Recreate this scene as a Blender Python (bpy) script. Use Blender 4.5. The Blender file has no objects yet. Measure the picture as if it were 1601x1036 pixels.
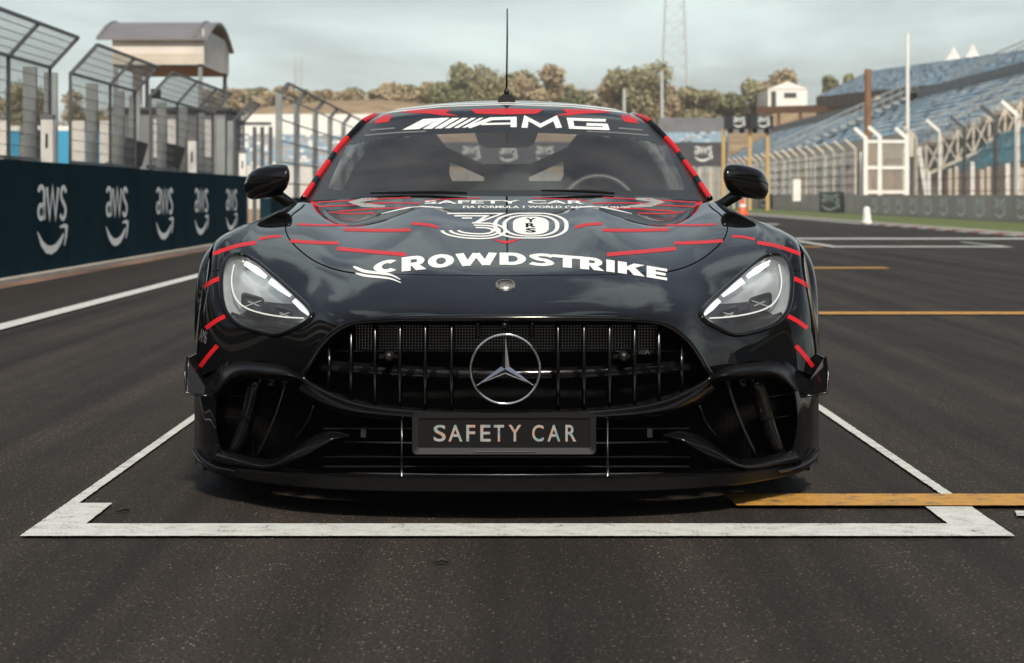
import bpy, bmesh, math, random
import numpy as np
from mathutils import Vector, Matrix
from mathutils.bvhtree import BVHTree
random.seed(7); np.random.seed(7)
R = math.radians
scene = bpy.context.scene
col = scene.collection

# ------------------------------------------------------------------ camera, sky, sun, exposure
F, CH, VX, VY = 3400.0, 0.92, 792.0, 305.0        # focal length in photo pixels, eye height, vanishing point
cam = bpy.data.cameras.new('camera'); camo = bpy.data.objects.new('camera', cam); col.objects.link(camo)
camo.location = (0, 0, CH); camo.rotation_euler = (R(90), 0, 0)
cam.sensor_width = 36.0; cam.lens = 36.0 * F / 1601.0
cam.shift_x = (800.5 - VX) / 1601.0; cam.shift_y = -(518.0 - VY) / 1601.0
cam.clip_start = 0.1; cam.clip_end = 6000
cam.dof.use_dof = True; cam.dof.focus_distance = 6.5; cam.dof.aperture_fstop = 7.1
scene.camera = camo

SUN_EL, SUN_AZ = R(45), R(172)                  # azimuth measured from +Y towards +X
world = bpy.data.worlds.new('World'); scene.world = world; world.use_nodes = True
wn, wl = world.node_tree.nodes, world.node_tree.links
wn.clear()
wo = wn.new('ShaderNodeOutputWorld'); bg = wn.new('ShaderNodeBackground'); bg.inputs[1].default_value = 0.07
sky = wn.new('ShaderNodeTexSky'); sky.sky_type = 'NISHITA'; sky.sun_disc = False
sky.sun_elevation = SUN_EL; sky.sun_rotation = SUN_AZ; sky.dust_density = 2.2; sky.air_density = 1.0; sky.altitude = 200
tc = wn.new('ShaderNodeTexCoord')
mp = wn.new('ShaderNodeMapping'); mp.inputs['Scale'].default_value = (1.5, 1.5, 7.0)
nz = wn.new('ShaderNodeTexNoise'); nz.inputs['Scale'].default_value = 2.6; nz.inputs['Detail'].default_value = 9; nz.inputs['Roughness'].default_value = 0.58; nz.inputs['Distortion'].default_value = 0.35
rp = wn.new('ShaderNodeValToRGB'); rp.color_ramp.elements[0].position = 0.40; rp.color_ramp.elements[0].color = (0.25, 0.25, 0.25, 1); rp.color_ramp.elements[1].position = 0.66; rp.color_ramp.elements[1].color = (0.92, 0.92, 0.92, 1)
mx = wn.new('ShaderNodeMixRGB'); mx.inputs['Color2'].default_value = (10.7, 12.3, 11.9, 1)
wl.new(tc.outputs['Generated'], mp.inputs['Vector']); wl.new(mp.outputs[0], nz.inputs['Vector']); wl.new(nz.outputs['Fac'], rp.inputs['Fac'])
sx = wn.new('ShaderNodeSeparateXYZ'); wl.new(tc.outputs['Generated'], sx.inputs[0])
mr = wn.new('ShaderNodeMapRange'); mr.inputs[1].default_value = 0.07; mr.inputs[2].default_value = 0.50; mr.inputs[3].default_value = 1.0; mr.inputs[4].default_value = 0.06; mr.interpolation_type = 'SMOOTHSTEP'; wl.new(sx.outputs['Z'], mr.inputs[0])
cm = wn.new('ShaderNodeMath'); cm.operation = 'MULTIPLY'; wl.new(rp.outputs['Color'], cm.inputs[0]); wl.new(mr.outputs[0], cm.inputs[1])
mp2 = wn.new('ShaderNodeMapping'); mp2.inputs['Scale'].default_value = (1.0, 1.0, 1.6); mp2.inputs['Location'].default_value = (3.1, 1.7, .4); wl.new(tc.outputs['Generated'], mp2.inputs['Vector'])
nz2 = wn.new('ShaderNodeTexNoise'); nz2.inputs['Scale'].default_value = 2.3; nz2.inputs['Detail'].default_value = 8; nz2.inputs['Roughness'].default_value = .55; wl.new(mp2.outputs[0], nz2.inputs['Vector'])
pr = wn.new('ShaderNodeMapRange'); pr.interpolation_type = 'SMOOTHSTEP'; pr.inputs[1].default_value = .54; pr.inputs[2].default_value = .63; pr.inputs[3].default_value = 0; pr.inputs[4].default_value = .55; wl.new(nz2.outputs['Fac'], pr.inputs[0])
mxx = wn.new('ShaderNodeMath'); mxx.operation = 'MAXIMUM'; wl.new(cm.outputs[0], mxx.inputs[0]); wl.new(pr.outputs[0], mxx.inputs[1])
wl.new(mxx.outputs[0], mx.inputs['Fac']); hs = wn.new('ShaderNodeHueSaturation'); hs.inputs['Saturation'].default_value = .65; wl.new(sky.outputs[0], hs.inputs['Color']); wl.new(hs.outputs[0], mx.inputs['Color1']); wl.new(mx.outputs[0], bg.inputs[0]); wl.new(bg.outputs[0], wo.inputs[0])

sl = bpy.data.lights.new('sun', 'SUN'); sl.energy = 3.6; sl.angle = R(8); sl.color = (1.0, 0.90, 0.76)
so = bpy.data.objects.new('sun', sl); col.objects.link(so)
sd = Vector((math.sin(SUN_AZ) * math.cos(SUN_EL), math.cos(SUN_AZ) * math.cos(SUN_EL), math.sin(SUN_EL)))
so.rotation_euler = sd.to_track_quat('Z', 'Y').to_euler(); so.location = sd * 50
vs = scene.view_settings
vs.view_transform = 'Standard'; vs.look = 'None'; vs.gamma = 1.0; vs.use_curve_mapping = False; vs.exposure = 0.3

# ------------------------------------------------------------------ helpers
def W(px, py, d):                                 # a point of the place seen at photo pixel (px, py), d metres ahead
    return Vector(((px - VX) * d / F, d, CH - (py - VY) * d / F))
def G(px, py):                                    # the ground point there
    return W(px, py, CH * F / (py - VY))
def Xd(px, X):                                    # depth at which lateral offset X is seen at px
    return X * F / (px - VX)
def tag(o, label=None, cat=None, group=None, kind=None):
    if label: o['label'] = label
    if cat: o['category'] = cat
    if group: o['group'] = group
    if kind: o['kind'] = kind
    return o
def empty(name, loc, label, cat, group=None):
    o = bpy.data.objects.new(name, None); col.objects.link(o); o.location = loc; o.empty_display_size = 0.2
    return tag(o, label, cat, group)
def link_mesh(name, me, m=None, parent=None, smooth=False):
    o = bpy.data.objects.new(name, me); col.objects.link(o)
    if m is not None:
        for x in (m if isinstance(m, (list, tuple)) else [m]): me.materials.append(x)
    if smooth:
        me.polygons.foreach_set('use_smooth', [True] * len(me.polygons))
    if parent is not None:
        o.parent = parent
        p = parent; off = Vector((0, 0, 0))
        while p is not None: off += p.location; p = p.parent
        o.location = -off
    return o
def mesh(name, verts, faces, m=None, parent=None, smooth=False):
    me = bpy.data.meshes.new(name); me.from_pydata([tuple(v) for v in verts], [], [tuple(f) for f in faces]); me.update()
    return link_mesh(name, me, m, parent, smooth)
def bm_obj(name, bm, m=None, parent=None, smooth=False, recalc=True):
    if recalc: bmesh.ops.recalc_face_normals(bm, faces=bm.faces)
    me = bpy.data.meshes.new(name); bm.to_mesh(me); bm.free()
    return link_mesh(name, me, m, parent, smooth)
class MB:
    def __init__(s): s.v = []; s.f = []; s.mi = []
    def add(s, vs, fs, mi=0):
        b = len(s.v); s.v += [tuple(v) for v in vs]; s.f += [tuple(i + b for i in f) for f in fs]; s.mi += [mi] * len(fs); return s
    def box(s, x0, x1, y0, y1, z0, z1, mi=0):
        return s.add([(x0,y0,z0),(x1,y0,z0),(x1,y1,z0),(x0,y1,z0),(x0,y0,z1),(x1,y0,z1),(x1,y1,z1),(x0,y1,z1)],
                     [(0,3,2,1),(4,5,6,7),(0,1,5,4),(1,2,6,5),(2,3,7,6),(3,0,4,7)], mi)
    def bar(s, a, b, w, h=None, mi=0, up=(0,0,1)):
        a, b = Vector(a), Vector(b); h = h or w
        t = (b - a).normalized(); u = Vector(up)
        if abs(t.dot(u)) > 0.98: u = Vector((0, 1, 0))
        sx = t.cross(u).normalized() * (w / 2); sy = sx.cross(t).normalized() * (h / 2)
        vs = [a-sx-sy, a+sx-sy, a+sx+sy, a-sx+sy, b-sx-sy, b+sx-sy, b+sx+sy, b-sx+sy]
        return s.add(vs, [(0,1,2,3),(7,6,5,4),(0,4,5,1),(1,5,6,2),(2,6,7,3),(3,7,4,0)], mi)
    def tube(s, pts, r, n=8, mi=0, closed=False, cap=True):
        pts = [Vector(p) for p in pts]; m = len(pts); rr = r if isinstance(r, (list, tuple)) else [r] * m
        rings = []; up = Vector((0, 0, 1)); prev = None
        for i, p in enumerate(pts):
            if closed: t = pts[(i + 1) % m] - pts[i - 1]
            else: t = pts[min(i + 1, m - 1)] - pts[max(i - 1, 0)]
            t.normalize()
            a = (prev if prev is not None else (up if abs(t.z) < .9 else Vector((0, 1, 0))))
            a = (a - t * a.dot(t)); a.normalize(); prev = a
            b = t.cross(a)
            rings.append([p + (a * math.cos(k * 2 * math.pi / n) + b * math.sin(k * 2 * math.pi / n)) * rr[i] for k in range(n)])
        base = len(s.v)
        for r_ in rings: s.v += [tuple(v) for v in r_]
        seg = m if closed else m - 1
        for i in range(seg):
            j = (i + 1) % m
            for k in range(n):
                k2 = (k + 1) % n
                s.f.append((base + i*n + k, base + i*n + k2, base + j*n + k2, base + j*n + k)); s.mi.append(mi)
        if cap and not closed:
            s.f.append(tuple(base + k for k in range(n))[::-1]); s.mi.append(mi)
            s.f.append(tuple(base + (m - 1) * n + k for k in range(n))); s.mi.append(mi)
        return s
    def lathe(s, prof, c, axis='Z', n=24, mi=0):
        base = len(s.v); c = Vector(c)
        for (r, h) in prof:
            for k in range(n):
                a = 2 * math.pi * k / n; u, w = r * math.cos(a), r * math.sin(a)
                s.v.append(tuple(c + (Vector((u, w, h)) if axis == 'Z' else Vector((h, u, w)) if axis == 'X' else Vector((u, h, w)))))
        for i in range(len(prof) - 1):
            for k in range(n):
                k2 = (k + 1) % n
                s.f.append((base+i*n+k, base+i*n+k2, base+(i+1)*n+k2, base+(i+1)*n+k)); s.mi.append(mi)
        return s
    def build(s, name, m=None, parent=None, smooth=False, recalc=False, weld=0):
        me = bpy.data.meshes.new(name); me.from_pydata(s.v, [], s.f)
        me.polygons.foreach_set('material_index', s.mi); me.update()
        if recalc or weld:
            bm = bmesh.new(); bm.from_mesh(me)
            if weld: bmesh.ops.remove_doubles(bm, verts=bm.verts, dist=weld)
            bmesh.ops.recalc_face_normals(bm, faces=bm.faces); bm.to_mesh(me); bm.free()
        return link_mesh(name, me, m, parent, smooth)

# ------------------------------------------------------------------ materials
def mat(name, c, rough=0.5, metal=0.0, coat=0.0, var=0.0, vscale=8.0, bump=0.0, bscale=60.0, spec=0.5, coat_rough=0.03, emit=None, estr=0.0, stretch=(1, 1, 1)):
    m = bpy.data.materials.new(name); m.use_nodes = True
    n, l = m.node_tree.nodes, m.node_tree.links; b = n['Principled BSDF']
    b.inputs['Base Color'].default_value = (*c, 1); b.inputs['Roughness'].default_value = rough; b.inputs['Metallic'].default_value = metal
    b.inputs['Coat Weight'].default_value = coat; b.inputs['Coat Roughness'].default_value = coat_rough; b.inputs['Specular IOR Level'].default_value = spec
    if emit: b.inputs['Emission Color'].default_value = (*emit, 1); b.inputs['Emission Strength'].default_value = estr
    if var or bump:
        t = n.new('ShaderNodeTexCoord'); mpn = n.new('ShaderNodeMapping'); mpn.inputs['Scale'].default_value = stretch; l.new(t.outputs['Object'], mpn.inputs[0])
    if var:
        z = n.new('ShaderNodeTexNoise'); z.inputs['Scale'].default_value = vscale; z.inputs['Detail'].default_value = 6; l.new(mpn.outputs[0], z.inputs['Vector'])
        r = n.new('ShaderNodeValToRGB')
        r.color_ramp.elements[0].position = 0.3; r.color_ramp.elements[0].color = (*[x * (1 - var) for x in c], 1)
        r.color_ramp.elements[1].position = 0.7; r.color_ramp.elements[1].color = (*[min(1, x * (1 + var)) for x in c], 1)
        l.new(z.outputs['Fac'], r.inputs[0]); l.new(r.outputs[0], b.inputs['Base Color'])
    if bump:
        z2 = n.new('ShaderNodeTexNoise'); z2.inputs['Scale'].default_value = bscale; z2.inputs['Detail'].default_value = 4; l.new(mpn.outputs[0], z2.inputs['Vector'])
        bp = n.new('ShaderNodeBump'); bp.inputs['Strength'].default_value = bump; bp.inputs['Distance'].default_value = 0.02
        l.new(z2.outputs['Fac'], bp.inputs['Height']); l.new(bp.outputs[0], b.inputs['Normal'])
    return m
def glass_mat(name, tint=(0.9, 0.93, 0.93), rough=0.0, boost=1.0, dust=0.0):
    m = bpy.data.materials.new(name); m.use_nodes = True
    n, l = m.node_tree.nodes, m.node_tree.links; n.clear()
    o = n.new('ShaderNodeOutputMaterial'); tr = n.new('ShaderNodeBsdfTransparent'); gl = n.new('ShaderNodeBsdfGlossy'); mxs = n.new('ShaderNodeMixShader')
    geo = n.new('ShaderNodeNewGeometry'); dt = n.new('ShaderNodeVectorMath'); dt.operation = 'DOT_PRODUCT'; l.new(geo.outputs['Normal'], dt.inputs[0]); l.new(geo.outputs['Incoming'], dt.inputs[1])
    ab_ = n.new('ShaderNodeMath'); ab_.operation = 'ABSOLUTE'; l.new(dt.outputs['Value'], ab_.inputs[0])
    om = n.new('ShaderNodeMath'); om.operation = 'SUBTRACT'; om.inputs[0].default_value = 1.0; l.new(ab_.outputs[0], om.inputs[1])
    pw = n.new('ShaderNodeMath'); pw.operation = 'POWER'; pw.inputs[1].default_value = 4.5; l.new(om.outputs[0], pw.inputs[0])
    fr = n.new('ShaderNodeMath'); fr.operation = 'MULTIPLY_ADD'; fr.inputs[1].default_value = .93; fr.inputs[2].default_value = .06; l.new(pw.outputs[0], fr.inputs[0])
    ma = n.new('ShaderNodeMath'); ma.operation = 'MULTIPLY'; ma.inputs[1].default_value = boost; ma.use_clamp = True
    tr.inputs[0].default_value = (*tint, 1); gl.inputs['Roughness'].default_value = rough
    l.new(fr.outputs[0], ma.inputs[0]); l.new(ma.outputs[0], mxs.inputs[0]); l.new(tr.outputs[0], mxs.inputs[1]); l.new(gl.outputs[0], mxs.inputs[2])
    last = mxs
    if dust:
        df = n.new('ShaderNodeBsdfDiffuse'); df.inputs[0].default_value = (0.62, 0.60, 0.56, 1)
        t = n.new('ShaderNodeTexCoord'); z = n.new('ShaderNodeTexNoise'); z.inputs['Scale'].default_value = 5; z.inputs['Detail'].default_value = 7
        mr = n.new('ShaderNodeMapRange'); mr.inputs[1].default_value = 0.3; mr.inputs[2].default_value = 0.75; mr.inputs[3].default_value = dust * 0.5; mr.inputs[4].default_value = dust * 1.6
        l.new(t.outputs['Object'], z.inputs['Vector']); l.new(z.outputs['Fac'], mr.inputs[0])
        m2 = n.new('ShaderNodeMixShader'); l.new(mr.outputs[0], m2.inputs[0]); l.new(mxs.outputs[0], m2.inputs[1]); l.new(df.outputs[0], m2.inputs[2]); last = m2
    l.new(last.outputs[0], o.inputs[0]); return m
def carbon_mat():
    m = mat('carbon_fibre', (0.008, 0.008, 0.009), 0.34, 0, 0, spec=.18)
    n, l = m.node_tree.nodes, m.node_tree.links; b = n['Principled BSDF']
    t = n.new('ShaderNodeTexCoord'); ck = n.new('ShaderNodeTexChecker'); ck.inputs['Scale'].default_value = 130
    ck.inputs['Color1'].default_value = (0.002, 0.002, 0.002, 1); ck.inputs['Color2'].default_value = (0.0055, 0.0055, 0.006, 1)
    l.new(t.outputs['Object'], ck.inputs[0]); l.new(ck.outputs[0], b.inputs['Base Color']); return m
def asphalt_mat(name, base=0.05, streak=0.0):
    m = bpy.data.materials.new(name); m.use_nodes = True
    n, l = m.node_tree.nodes, m.node_tree.links; b = n['Principled BSDF']
    t = n.new('ShaderNodeTexCoord')
    def noise(scale, det=5, st=(1, 1, 1), rough=.55):
        q = n.new('ShaderNodeMapping'); q.inputs['Scale'].default_value = st; l.new(t.outputs['Object'], q.inputs[0])
        z = n.new('ShaderNodeTexNoise'); z.inputs['Scale'].default_value = scale; z.inputs['Detail'].default_value = det; z.inputs['Roughness'].default_value = rough; l.new(q.outputs[0], z.inputs['Vector']); return z
    def rng(src, a, c, lo, hi):
        q = n.new('ShaderNodeMapRange'); q.inputs[1].default_value = a; q.inputs[2].default_value = c; q.inputs[3].default_value = lo; q.inputs[4].default_value = hi; l.new(src, q.inputs[0]); return q.outputs[0]
    def mul(a, c):
        q = n.new('ShaderNodeMath'); q.operation = 'MULTIPLY'; l.new(a, q.inputs[0]); l.new(c, q.inputs[1]); return q.outputs[0]
    def add(a, c):
        q = n.new('ShaderNodeMath'); q.operation = 'ADD'; l.new(a, q.inputs[0]); l.new(c, q.inputs[1]); return q.outputs[0]
    fine = rng(noise(125, 3).outputs['Fac'], .34, .66, .15, 1.9)
    mid = rng(noise(2.2, 5, (1, .45, 1)).outputs['Fac'], .3, .7, .82, 1.18)
    lane = rng(noise(1.0, 6, (3.6, .05, 1)).outputs['Fac'], .34, .66, 1 - streak, 1 + streak * .6)
    v = n.new('ShaderNodeTexVoronoi'); v.inputs['Scale'].default_value = 105; l.new(t.outputs['Object'], v.inputs['Vector'])
    sep = n.new('ShaderNodeSeparateColor'); l.new(v.outputs['Color'], sep.inputs[0])
    pick = rng(sep.outputs[0], .80, .95, 0, 1); near = rng(v.outputs['Distance'], .2, .42, 1, 0)
    stone = mul(pick, near)
    val = mul(mul(fine, mid), lane)
    c = n.new('ShaderNodeMixRGB'); c.blend_type = 'MIX'; c.inputs['Color1'].default_value = (base*1.22, base*.98, base*.80, 1); c.inputs['Color2'].default_value = (.24, .20, .16, 1)
    sm = n.new('ShaderNodeMath'); sm.operation = 'MULTIPLY'; sm.inputs[1].default_value = .8; l.new(stone, sm.inputs[0]); l.new(sm.outputs[0], c.inputs['Fac'])
    vm = n.new('ShaderNodeVectorMath'); vm.operation = 'SCALE'; l.new(c.outputs[0], vm.inputs[0]); l.new(val, vm.inputs['Scale'])
    l.new(vm.outputs[0], b.inputs['Base Color'])
    b.inputs['Roughness'].default_value = .8; b.inputs['Specular IOR Level'].default_value = .28
    bp = n.new('ShaderNodeBump'); bp.inputs['Strength'].default_value = .7; bp.inputs['Distance'].default_value = .006
    hz = add(noise(120, 3).outputs['Fac'], rng(v.outputs['Distance'], 0, .5, .6, 0)); l.new(hz, bp.inputs['Height']); l.new(bp.outputs[0], b.inputs['Normal'])
    return m
def paint_mat(name, c, wear=0.35):
    m = mat(name, c, .6); n, l = m.node_tree.nodes, m.node_tree.links; b = n['Principled BSDF']
    t = n.new('ShaderNodeTexCoord'); z = n.new('ShaderNodeTexNoise'); z.inputs['Scale'].default_value = 110; z.inputs['Detail'].default_value = 4; l.new(t.outputs['Object'], z.inputs['Vector'])
    z3 = n.new('ShaderNodeTexNoise'); z3.inputs['Scale'].default_value = 16; z3.inputs['Detail'].default_value = 8; l.new(t.outputs['Object'], z3.inputs['Vector'])
    ad = n.new('ShaderNodeMath'); ad.operation = 'ADD'; l.new(z.outputs['Fac'], ad.inputs[0]); l.new(z3.outputs['Fac'], ad.inputs[1])
    r = n.new('ShaderNodeValToRGB'); e = r.color_ramp.elements
    e[0].position = wear; e[0].color = (.08, .075, .07, 1); e[1].position = wear + .1; e[1].color = (*[x * .78 for x in c], 1)
    q = e.new(.62); q.color = (*c, 1)
    hf = n.new('ShaderNodeMath'); hf.operation = 'MULTIPLY'; hf.inputs[1].default_value = .5; l.new(ad.outputs[0], hf.inputs[0])
    l.new(hf.outputs[0], r.inputs[0]); l.new(r.outputs[0], b.inputs['Base Color'])
    bp = n.new('ShaderNodeBump'); bp.inputs['Strength'].default_value = .5; bp.inputs['Distance'].default_value = .004; l.new(z.outputs['Fac'], bp.inputs['Height']); l.new(bp.outputs[0], b.inputs['Normal'])
    return m
M = {}
M['paint'] = mat('black_car_paint', (0.0045, 0.0047, 0.005), .35, 0, 1.0, coat_rough=.01, spec=.0)
M['paint'].node_tree.nodes['Principled BSDF'].inputs['Coat IOR'].default_value = 1.38
M['gloss'] = mat('gloss_black_plastic', (0.0045, 0.0045, 0.005), .12, 0, 0, spec=.45)
M['trim'] = mat('satin_black_trim', (0.010, 0.010, 0.011), .42)
M['cavity'] = mat('matt_black_plastic', (0.003, 0.003, 0.003), .8, spec=.2)
M['rubber'] = mat('tyre_rubber', (0.014, 0.014, 0.014), .75, bump=.3, bscale=40)
M['carbon'] = carbon_mat()
M['red'] = mat('red_wrap', (0.52, 0.010, 0.017), .4, 0, 0, spec=.3)
M['white'] = mat('white_vinyl', (0.80, 0.83, 0.83), .5, 0, 0, var=.04, vscale=30)
M['gap'] = mat('panel_gap_black', (0.002, 0.002, 0.002), .9, spec=.05)  # matt black for shut lines and the small printed letters
M['chrome'] = mat('polished_chrome', (0.78, 0.78, 0.79), .07, 1.0)
M['darkchrome'] = mat('dark_chrome', (0.055, 0.055, 0.058), .2, 1.0)
M['steel'] = mat('bare_steel', (0.38, 0.38, 0.38), .3, 1.0)
M['glass'] = glass_mat('windscreen_glass', (.86, .88, .88), 0, 1.0, dust=.042)
M['sideglass'] = glass_mat('tinted_glass', (.35, .37, .38), 0, 1.1)
M['lens'] = glass_mat('clear_lens', (.93, .95, .95), 0, 1.0, dust=.03)
M['frit'] = mat('black_glass_band', (0.014, 0.0145, 0.015), .25, 0, 0, spec=.5)
M['silver'] = mat('silver_reflector', (0.52, 0.53, 0.54), .3, .6, var=.15, vscale=14)
M['drl'] = mat('daytime_light', (.9, .9, .9), .3, emit=(.93, 1, 1), estr=.7)
M['interior'] = mat('dark_cloth', (0.014, 0.014, 0.015), .85)
M['seatred'] = mat('seat_leather', (0.03, 0.028, 0.028), .6)
M['asphalt'] = asphalt_mat('asphalt', .0205, .6)
M['pitasphalt'] = asphalt_mat('pit_asphalt', .017, .3)
M['linew'] = paint_mat('white_road_paint', (.64, .67, .65), .33)
M['liney'] = paint_mat('yellow_road_paint', (.56, .29, .05), .36)
M['navy'] = mat('navy_barrier_panel', (0.0085, 0.026, 0.037), .6, var=.2, vscale=1.2, bump=.05, bscale=3, spec=.0)
M['logo'] = mat('pale_logo_print', (.80, .84, .84), .6)
M['galv'] = mat('galvanised_steel', (.27, .295, .30), .5, .35, var=.22, vscale=2.0)
M['galvd'] = mat('dark_fence_steel', (.10, .11, .118), .5, .4, var=.2, vscale=4)
M['wire'] = mat('fence_wire', (.10, .11, .115), .5, .5)
M['concrete'] = mat('concrete', (.36, .335, .30), .85, var=.18, vscale=1.5, bump=.1)
M['drygrass'] = mat('dry_grass', (.30, .215, .125), .95, var=.35, vscale=.25, bump=.3, bscale=2)
M['grass'] = mat('green_grass', (.095, .125, .035), .95, var=.4, vscale=3.0, bump=.4, bscale=30)
M['cream'] = mat('cream_paint', (.55, .50, .42), .6, var=.1, vscale=2)
M['white_paint'] = mat('white_paint', (.78, .78, .75), .6, var=.06, vscale=2)
M['bluebanner'] = mat('bright_blue_banner', (.035, .29, .50), .6, var=.12, vscale=1)
M['grey'] = mat('grey_panel', (.16, .165, .175), .6, var=.15, vscale=1.2)
M['darkgrey'] = mat('dark_grey_panel', (.05, .053, .06), .55, var=.15, vscale=1)
M['black'] = mat('black_board', (.012, .014, .017), .5)
M['awning'] = mat('beige_awning', (.66, .62, .57), .8, var=.12, vscale=1.5)
M['roofmetal'] = mat('grey_curved_roof', (.21, .20, .215), .5, .2, var=.1, vscale=1)
M['brown'] = mat('brown_timber', (.22, .115, .06), .75, var=.2, vscale=1)
M['yellowpole'] = mat('ochre_pole', (.50, .33, .12), .55)
M['orange'] = mat('orange_plastic', (.75, .10, .025), .45)
M['seat1'] = mat('blue_seat', (.27, .40, .50), .55, var=.3, vscale=.3)
M['seat2'] = mat('faded_blue_seat', (.50, .56, .60), .55, var=.3, vscale=.3)
M['seat3'] = mat('dark_blue_seat', (.10, .16, .25), .55)
M['seat4'] = mat('turquoise_seat', (.12, .48, .58), .55, var=.3, vscale=.3)
M['terrace'] = mat('stand_concrete', (.46, .46, .45), .85, var=.15, vscale=.6)
M['barrier'] = mat('taupe_barrier', (.50, .43, .40), .65, var=.15, vscale=.5)
M['bark'] = mat('bark', (.12, .09, .065), .9, var=.3, vscale=3)
M['leaf_tan'] = mat('tan_foliage', (.37, .30, .19), .8, var=.30, vscale=.55)
M['leaf_olive'] = mat('olive_foliage', (.28, .26, .15), .8, var=.30, vscale=.55)
M['leaf_green'] = mat('green_foliage', (.21, .215, .115), .8, var=.30, vscale=.55)
M['pale'] = mat('haze_paled_steel', (.46, .50, .50), .6)  # pale steel, near the sky tone: haze on the masts put into the colour
M['barrier_logo'] = mat('white_barrier_print', (.92, .93, .92), .6)

# ------------------------------------------------------------------ text and logo outlines (2-D polygons as vertices + faces)
def text_poly(body, bold=0.0, spacing=1.0):
    cu = bpy.data.curves.new('lettering_outline', 'FONT'); cu.body = body; cu.size = 1.0; cu.offset = bold; cu.space_character = spacing; cu.resolution_u = 5
    o = bpy.data.objects.new('lettering_outline', cu); col.objects.link(o)
    dg = bpy.context.evaluated_depsgraph_get(); me = o.evaluated_get(dg).to_mesh()
    v = np.array([(p.co.x, p.co.y) for p in me.vertices]); f = [tuple(p.vertices) for p in me.polygons]
    o.evaluated_get(dg).to_mesh_clear(); bpy.data.objects.remove(o); bpy.data.curves.remove(cu)
    lo, hi = v.min(0), v.max(0)
    return (v - lo) / (hi - lo), f                # normalised to the unit box
def stroke(pts, w, closed=False):                 # mitred ribbon along a polyline; w number or list
    p = [np.array(q, float) for q in pts]; n = len(p); ws = w if isinstance(w, (list, tuple)) else [w] * n
    L, Rr = [], []
    for i in range(n):
        a = p[i] - p[i - 1] if (i > 0 or closed) else None
        b = p[(i + 1) % n] - p[i] if (i < n - 1 or closed) else None
        if a is None: a = b
        if b is None: b = a
        a = a / (np.linalg.norm(a) + 1e-9); b = b / (np.linalg.norm(b) + 1e-9)
        na, nb = np.array((-a[1], a[0])), np.array((-b[1], b[0])); m = na + nb; m /= (np.linalg.norm(m) + 1e-9)
        k = ws[i] / 2 / max(.45, m.dot(na))
        L.append(p[i] + m * k); Rr.append(p[i] - m * k)
    v = L + Rr; f = [(i, (i + 1) % n, n + (i + 1) % n, n + i) for i in range(n if closed else n - 1)]
    return np.array(v), f
def merge(parts):
    V, Fc = [], []
    for v, f in parts:
        b = len(V); V += [tuple(x) for x in v]; Fc += [tuple(i + b for i in q) for q in f]
    return np.array(V), Fc
def arc(cx, cy, rx, ry, a0, a1, n=14):
    return [(cx + rx * math.cos(R(a0 + (a1 - a0) * i / n)), cy + ry * math.sin(R(a0 + (a1 - a0) * i / n))) for i in range(n + 1)]
def smooth_line(pts, n=4):
    p = [np.array(q, float) for q in pts]; m = len(p); out = []
    for i in range(m - 1):
        p0, p1, p2_, p3_ = p[max(i-1,0)], p[i], p[i+1], p[min(i+2,m-1)]
        for k in range(n):
            t = k / n; out.append(tuple(.5 * ((2*p1) + (-p0+p2_)*t + (2*p0-5*p1+4*p2_-p3_)*t*t + (-p0+3*p1-3*p2_+p3_)*t**3)))
    return out + [tuple(p[-1])]
def cloud_logo():                                 # the 'aws' wordmark over its smile arrow, unit box, y up
    t = .074
    a = merge([stroke(arc(.125,.845,.095,.10,165,0,9) + [(.22,.47)], t), stroke(arc(.115,.585,.085,.10,0,360,18), t * .92)])
    w = stroke([(.30,.94),(.395,.50),(.495,.92),(.595,.50),(.69,.94)], t)
    s_ = stroke(smooth_line([(.965,.87),(.90,.935),(.83,.93),(.785,.84),(.82,.755),(.90,.68),(.945,.595),(.90,.49),(.82,.475),(.755,.53)]), t)
    sm = stroke([(.0,.30),(.14,.13),(.30,.035),(.46,.015),(.62,.05),(.76,.13),(.88,.24)], [.02,.09,.12,.125,.11,.09,.05])
    ar = stroke([(.74,.345),(.90,.365),(.98,.34),(.965,.21),(.90,.06)], [.03,.06,.085,.07,.03])
    return merge([a, w, s_, sm, ar])
AWS = cloud_logo()
def plane_logo(name, poly, o, ux, uz, m, parent):  # poly in the unit box laid on the plane o + u*ux + v*uz
    v, f = poly; o, ux, uz = Vector(o), Vector(ux), Vector(uz)
    nrm = ux.cross(uz).normalized() * .006
    return mesh(name, [o + ux * a + uz * b + nrm for a, b in v], f, m, parent)

# ------------------------------------------------------------------ ground, track, markings
def sheet(name, x0, x1, y0, y1, z, m, kind='structure', nx=1, ny=1):
    o = mesh(name, [(x0,y0,z),(x1,y0,z),(x1,y1,z),(x0,y1,z)], [(0,1,2,3)], m); return tag(o, kind=kind)
sheet('ground', -900, 900, -300, 2500, -.03, M['drygrass'])
sheet('track', -4.9, 11.6, -60, 420, 0, M['asphalt'])
sheet('pit_exit_strip', -5.32, -3.58, -60, 420, .004, M['pitasphalt'])
sheet('grass_verge', 11.95, 17.0, 20, 190, .02, M['grass'])
sheet('dirt_strip', -5.18, -4.93, -60, 60, .008, mat('red_brown_dirt', (.15, .085, .06), .95, var=.6, vscale=.8, stretch=(1, .35, 1)))
k = MB().box(-5.30, -5.16, -60, 60, -.02, .05).build('wall_kerb', M['concrete']); tag(k, kind='structure')
kk = MB().box(11.55, 11.95, 20, 190, -.02, .06).build('track_kerb', M['concrete']); tag(kk, kind='structure')
redm = mat('faded_kerb_red', (.33, .10, .08), .8)
for i in range(12):
    y0 = 36.5 + i * 2.6
    MB().box(11.30, 11.548, y0, y0 + 1.3, -.02, .035).build('kerb_block', redm, kk)
    MB().box(11.30, 11.548, y0 + 1.302, y0 + 2.598, -.02, .035).build('kerb_block', M['linew'], kk)
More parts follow.
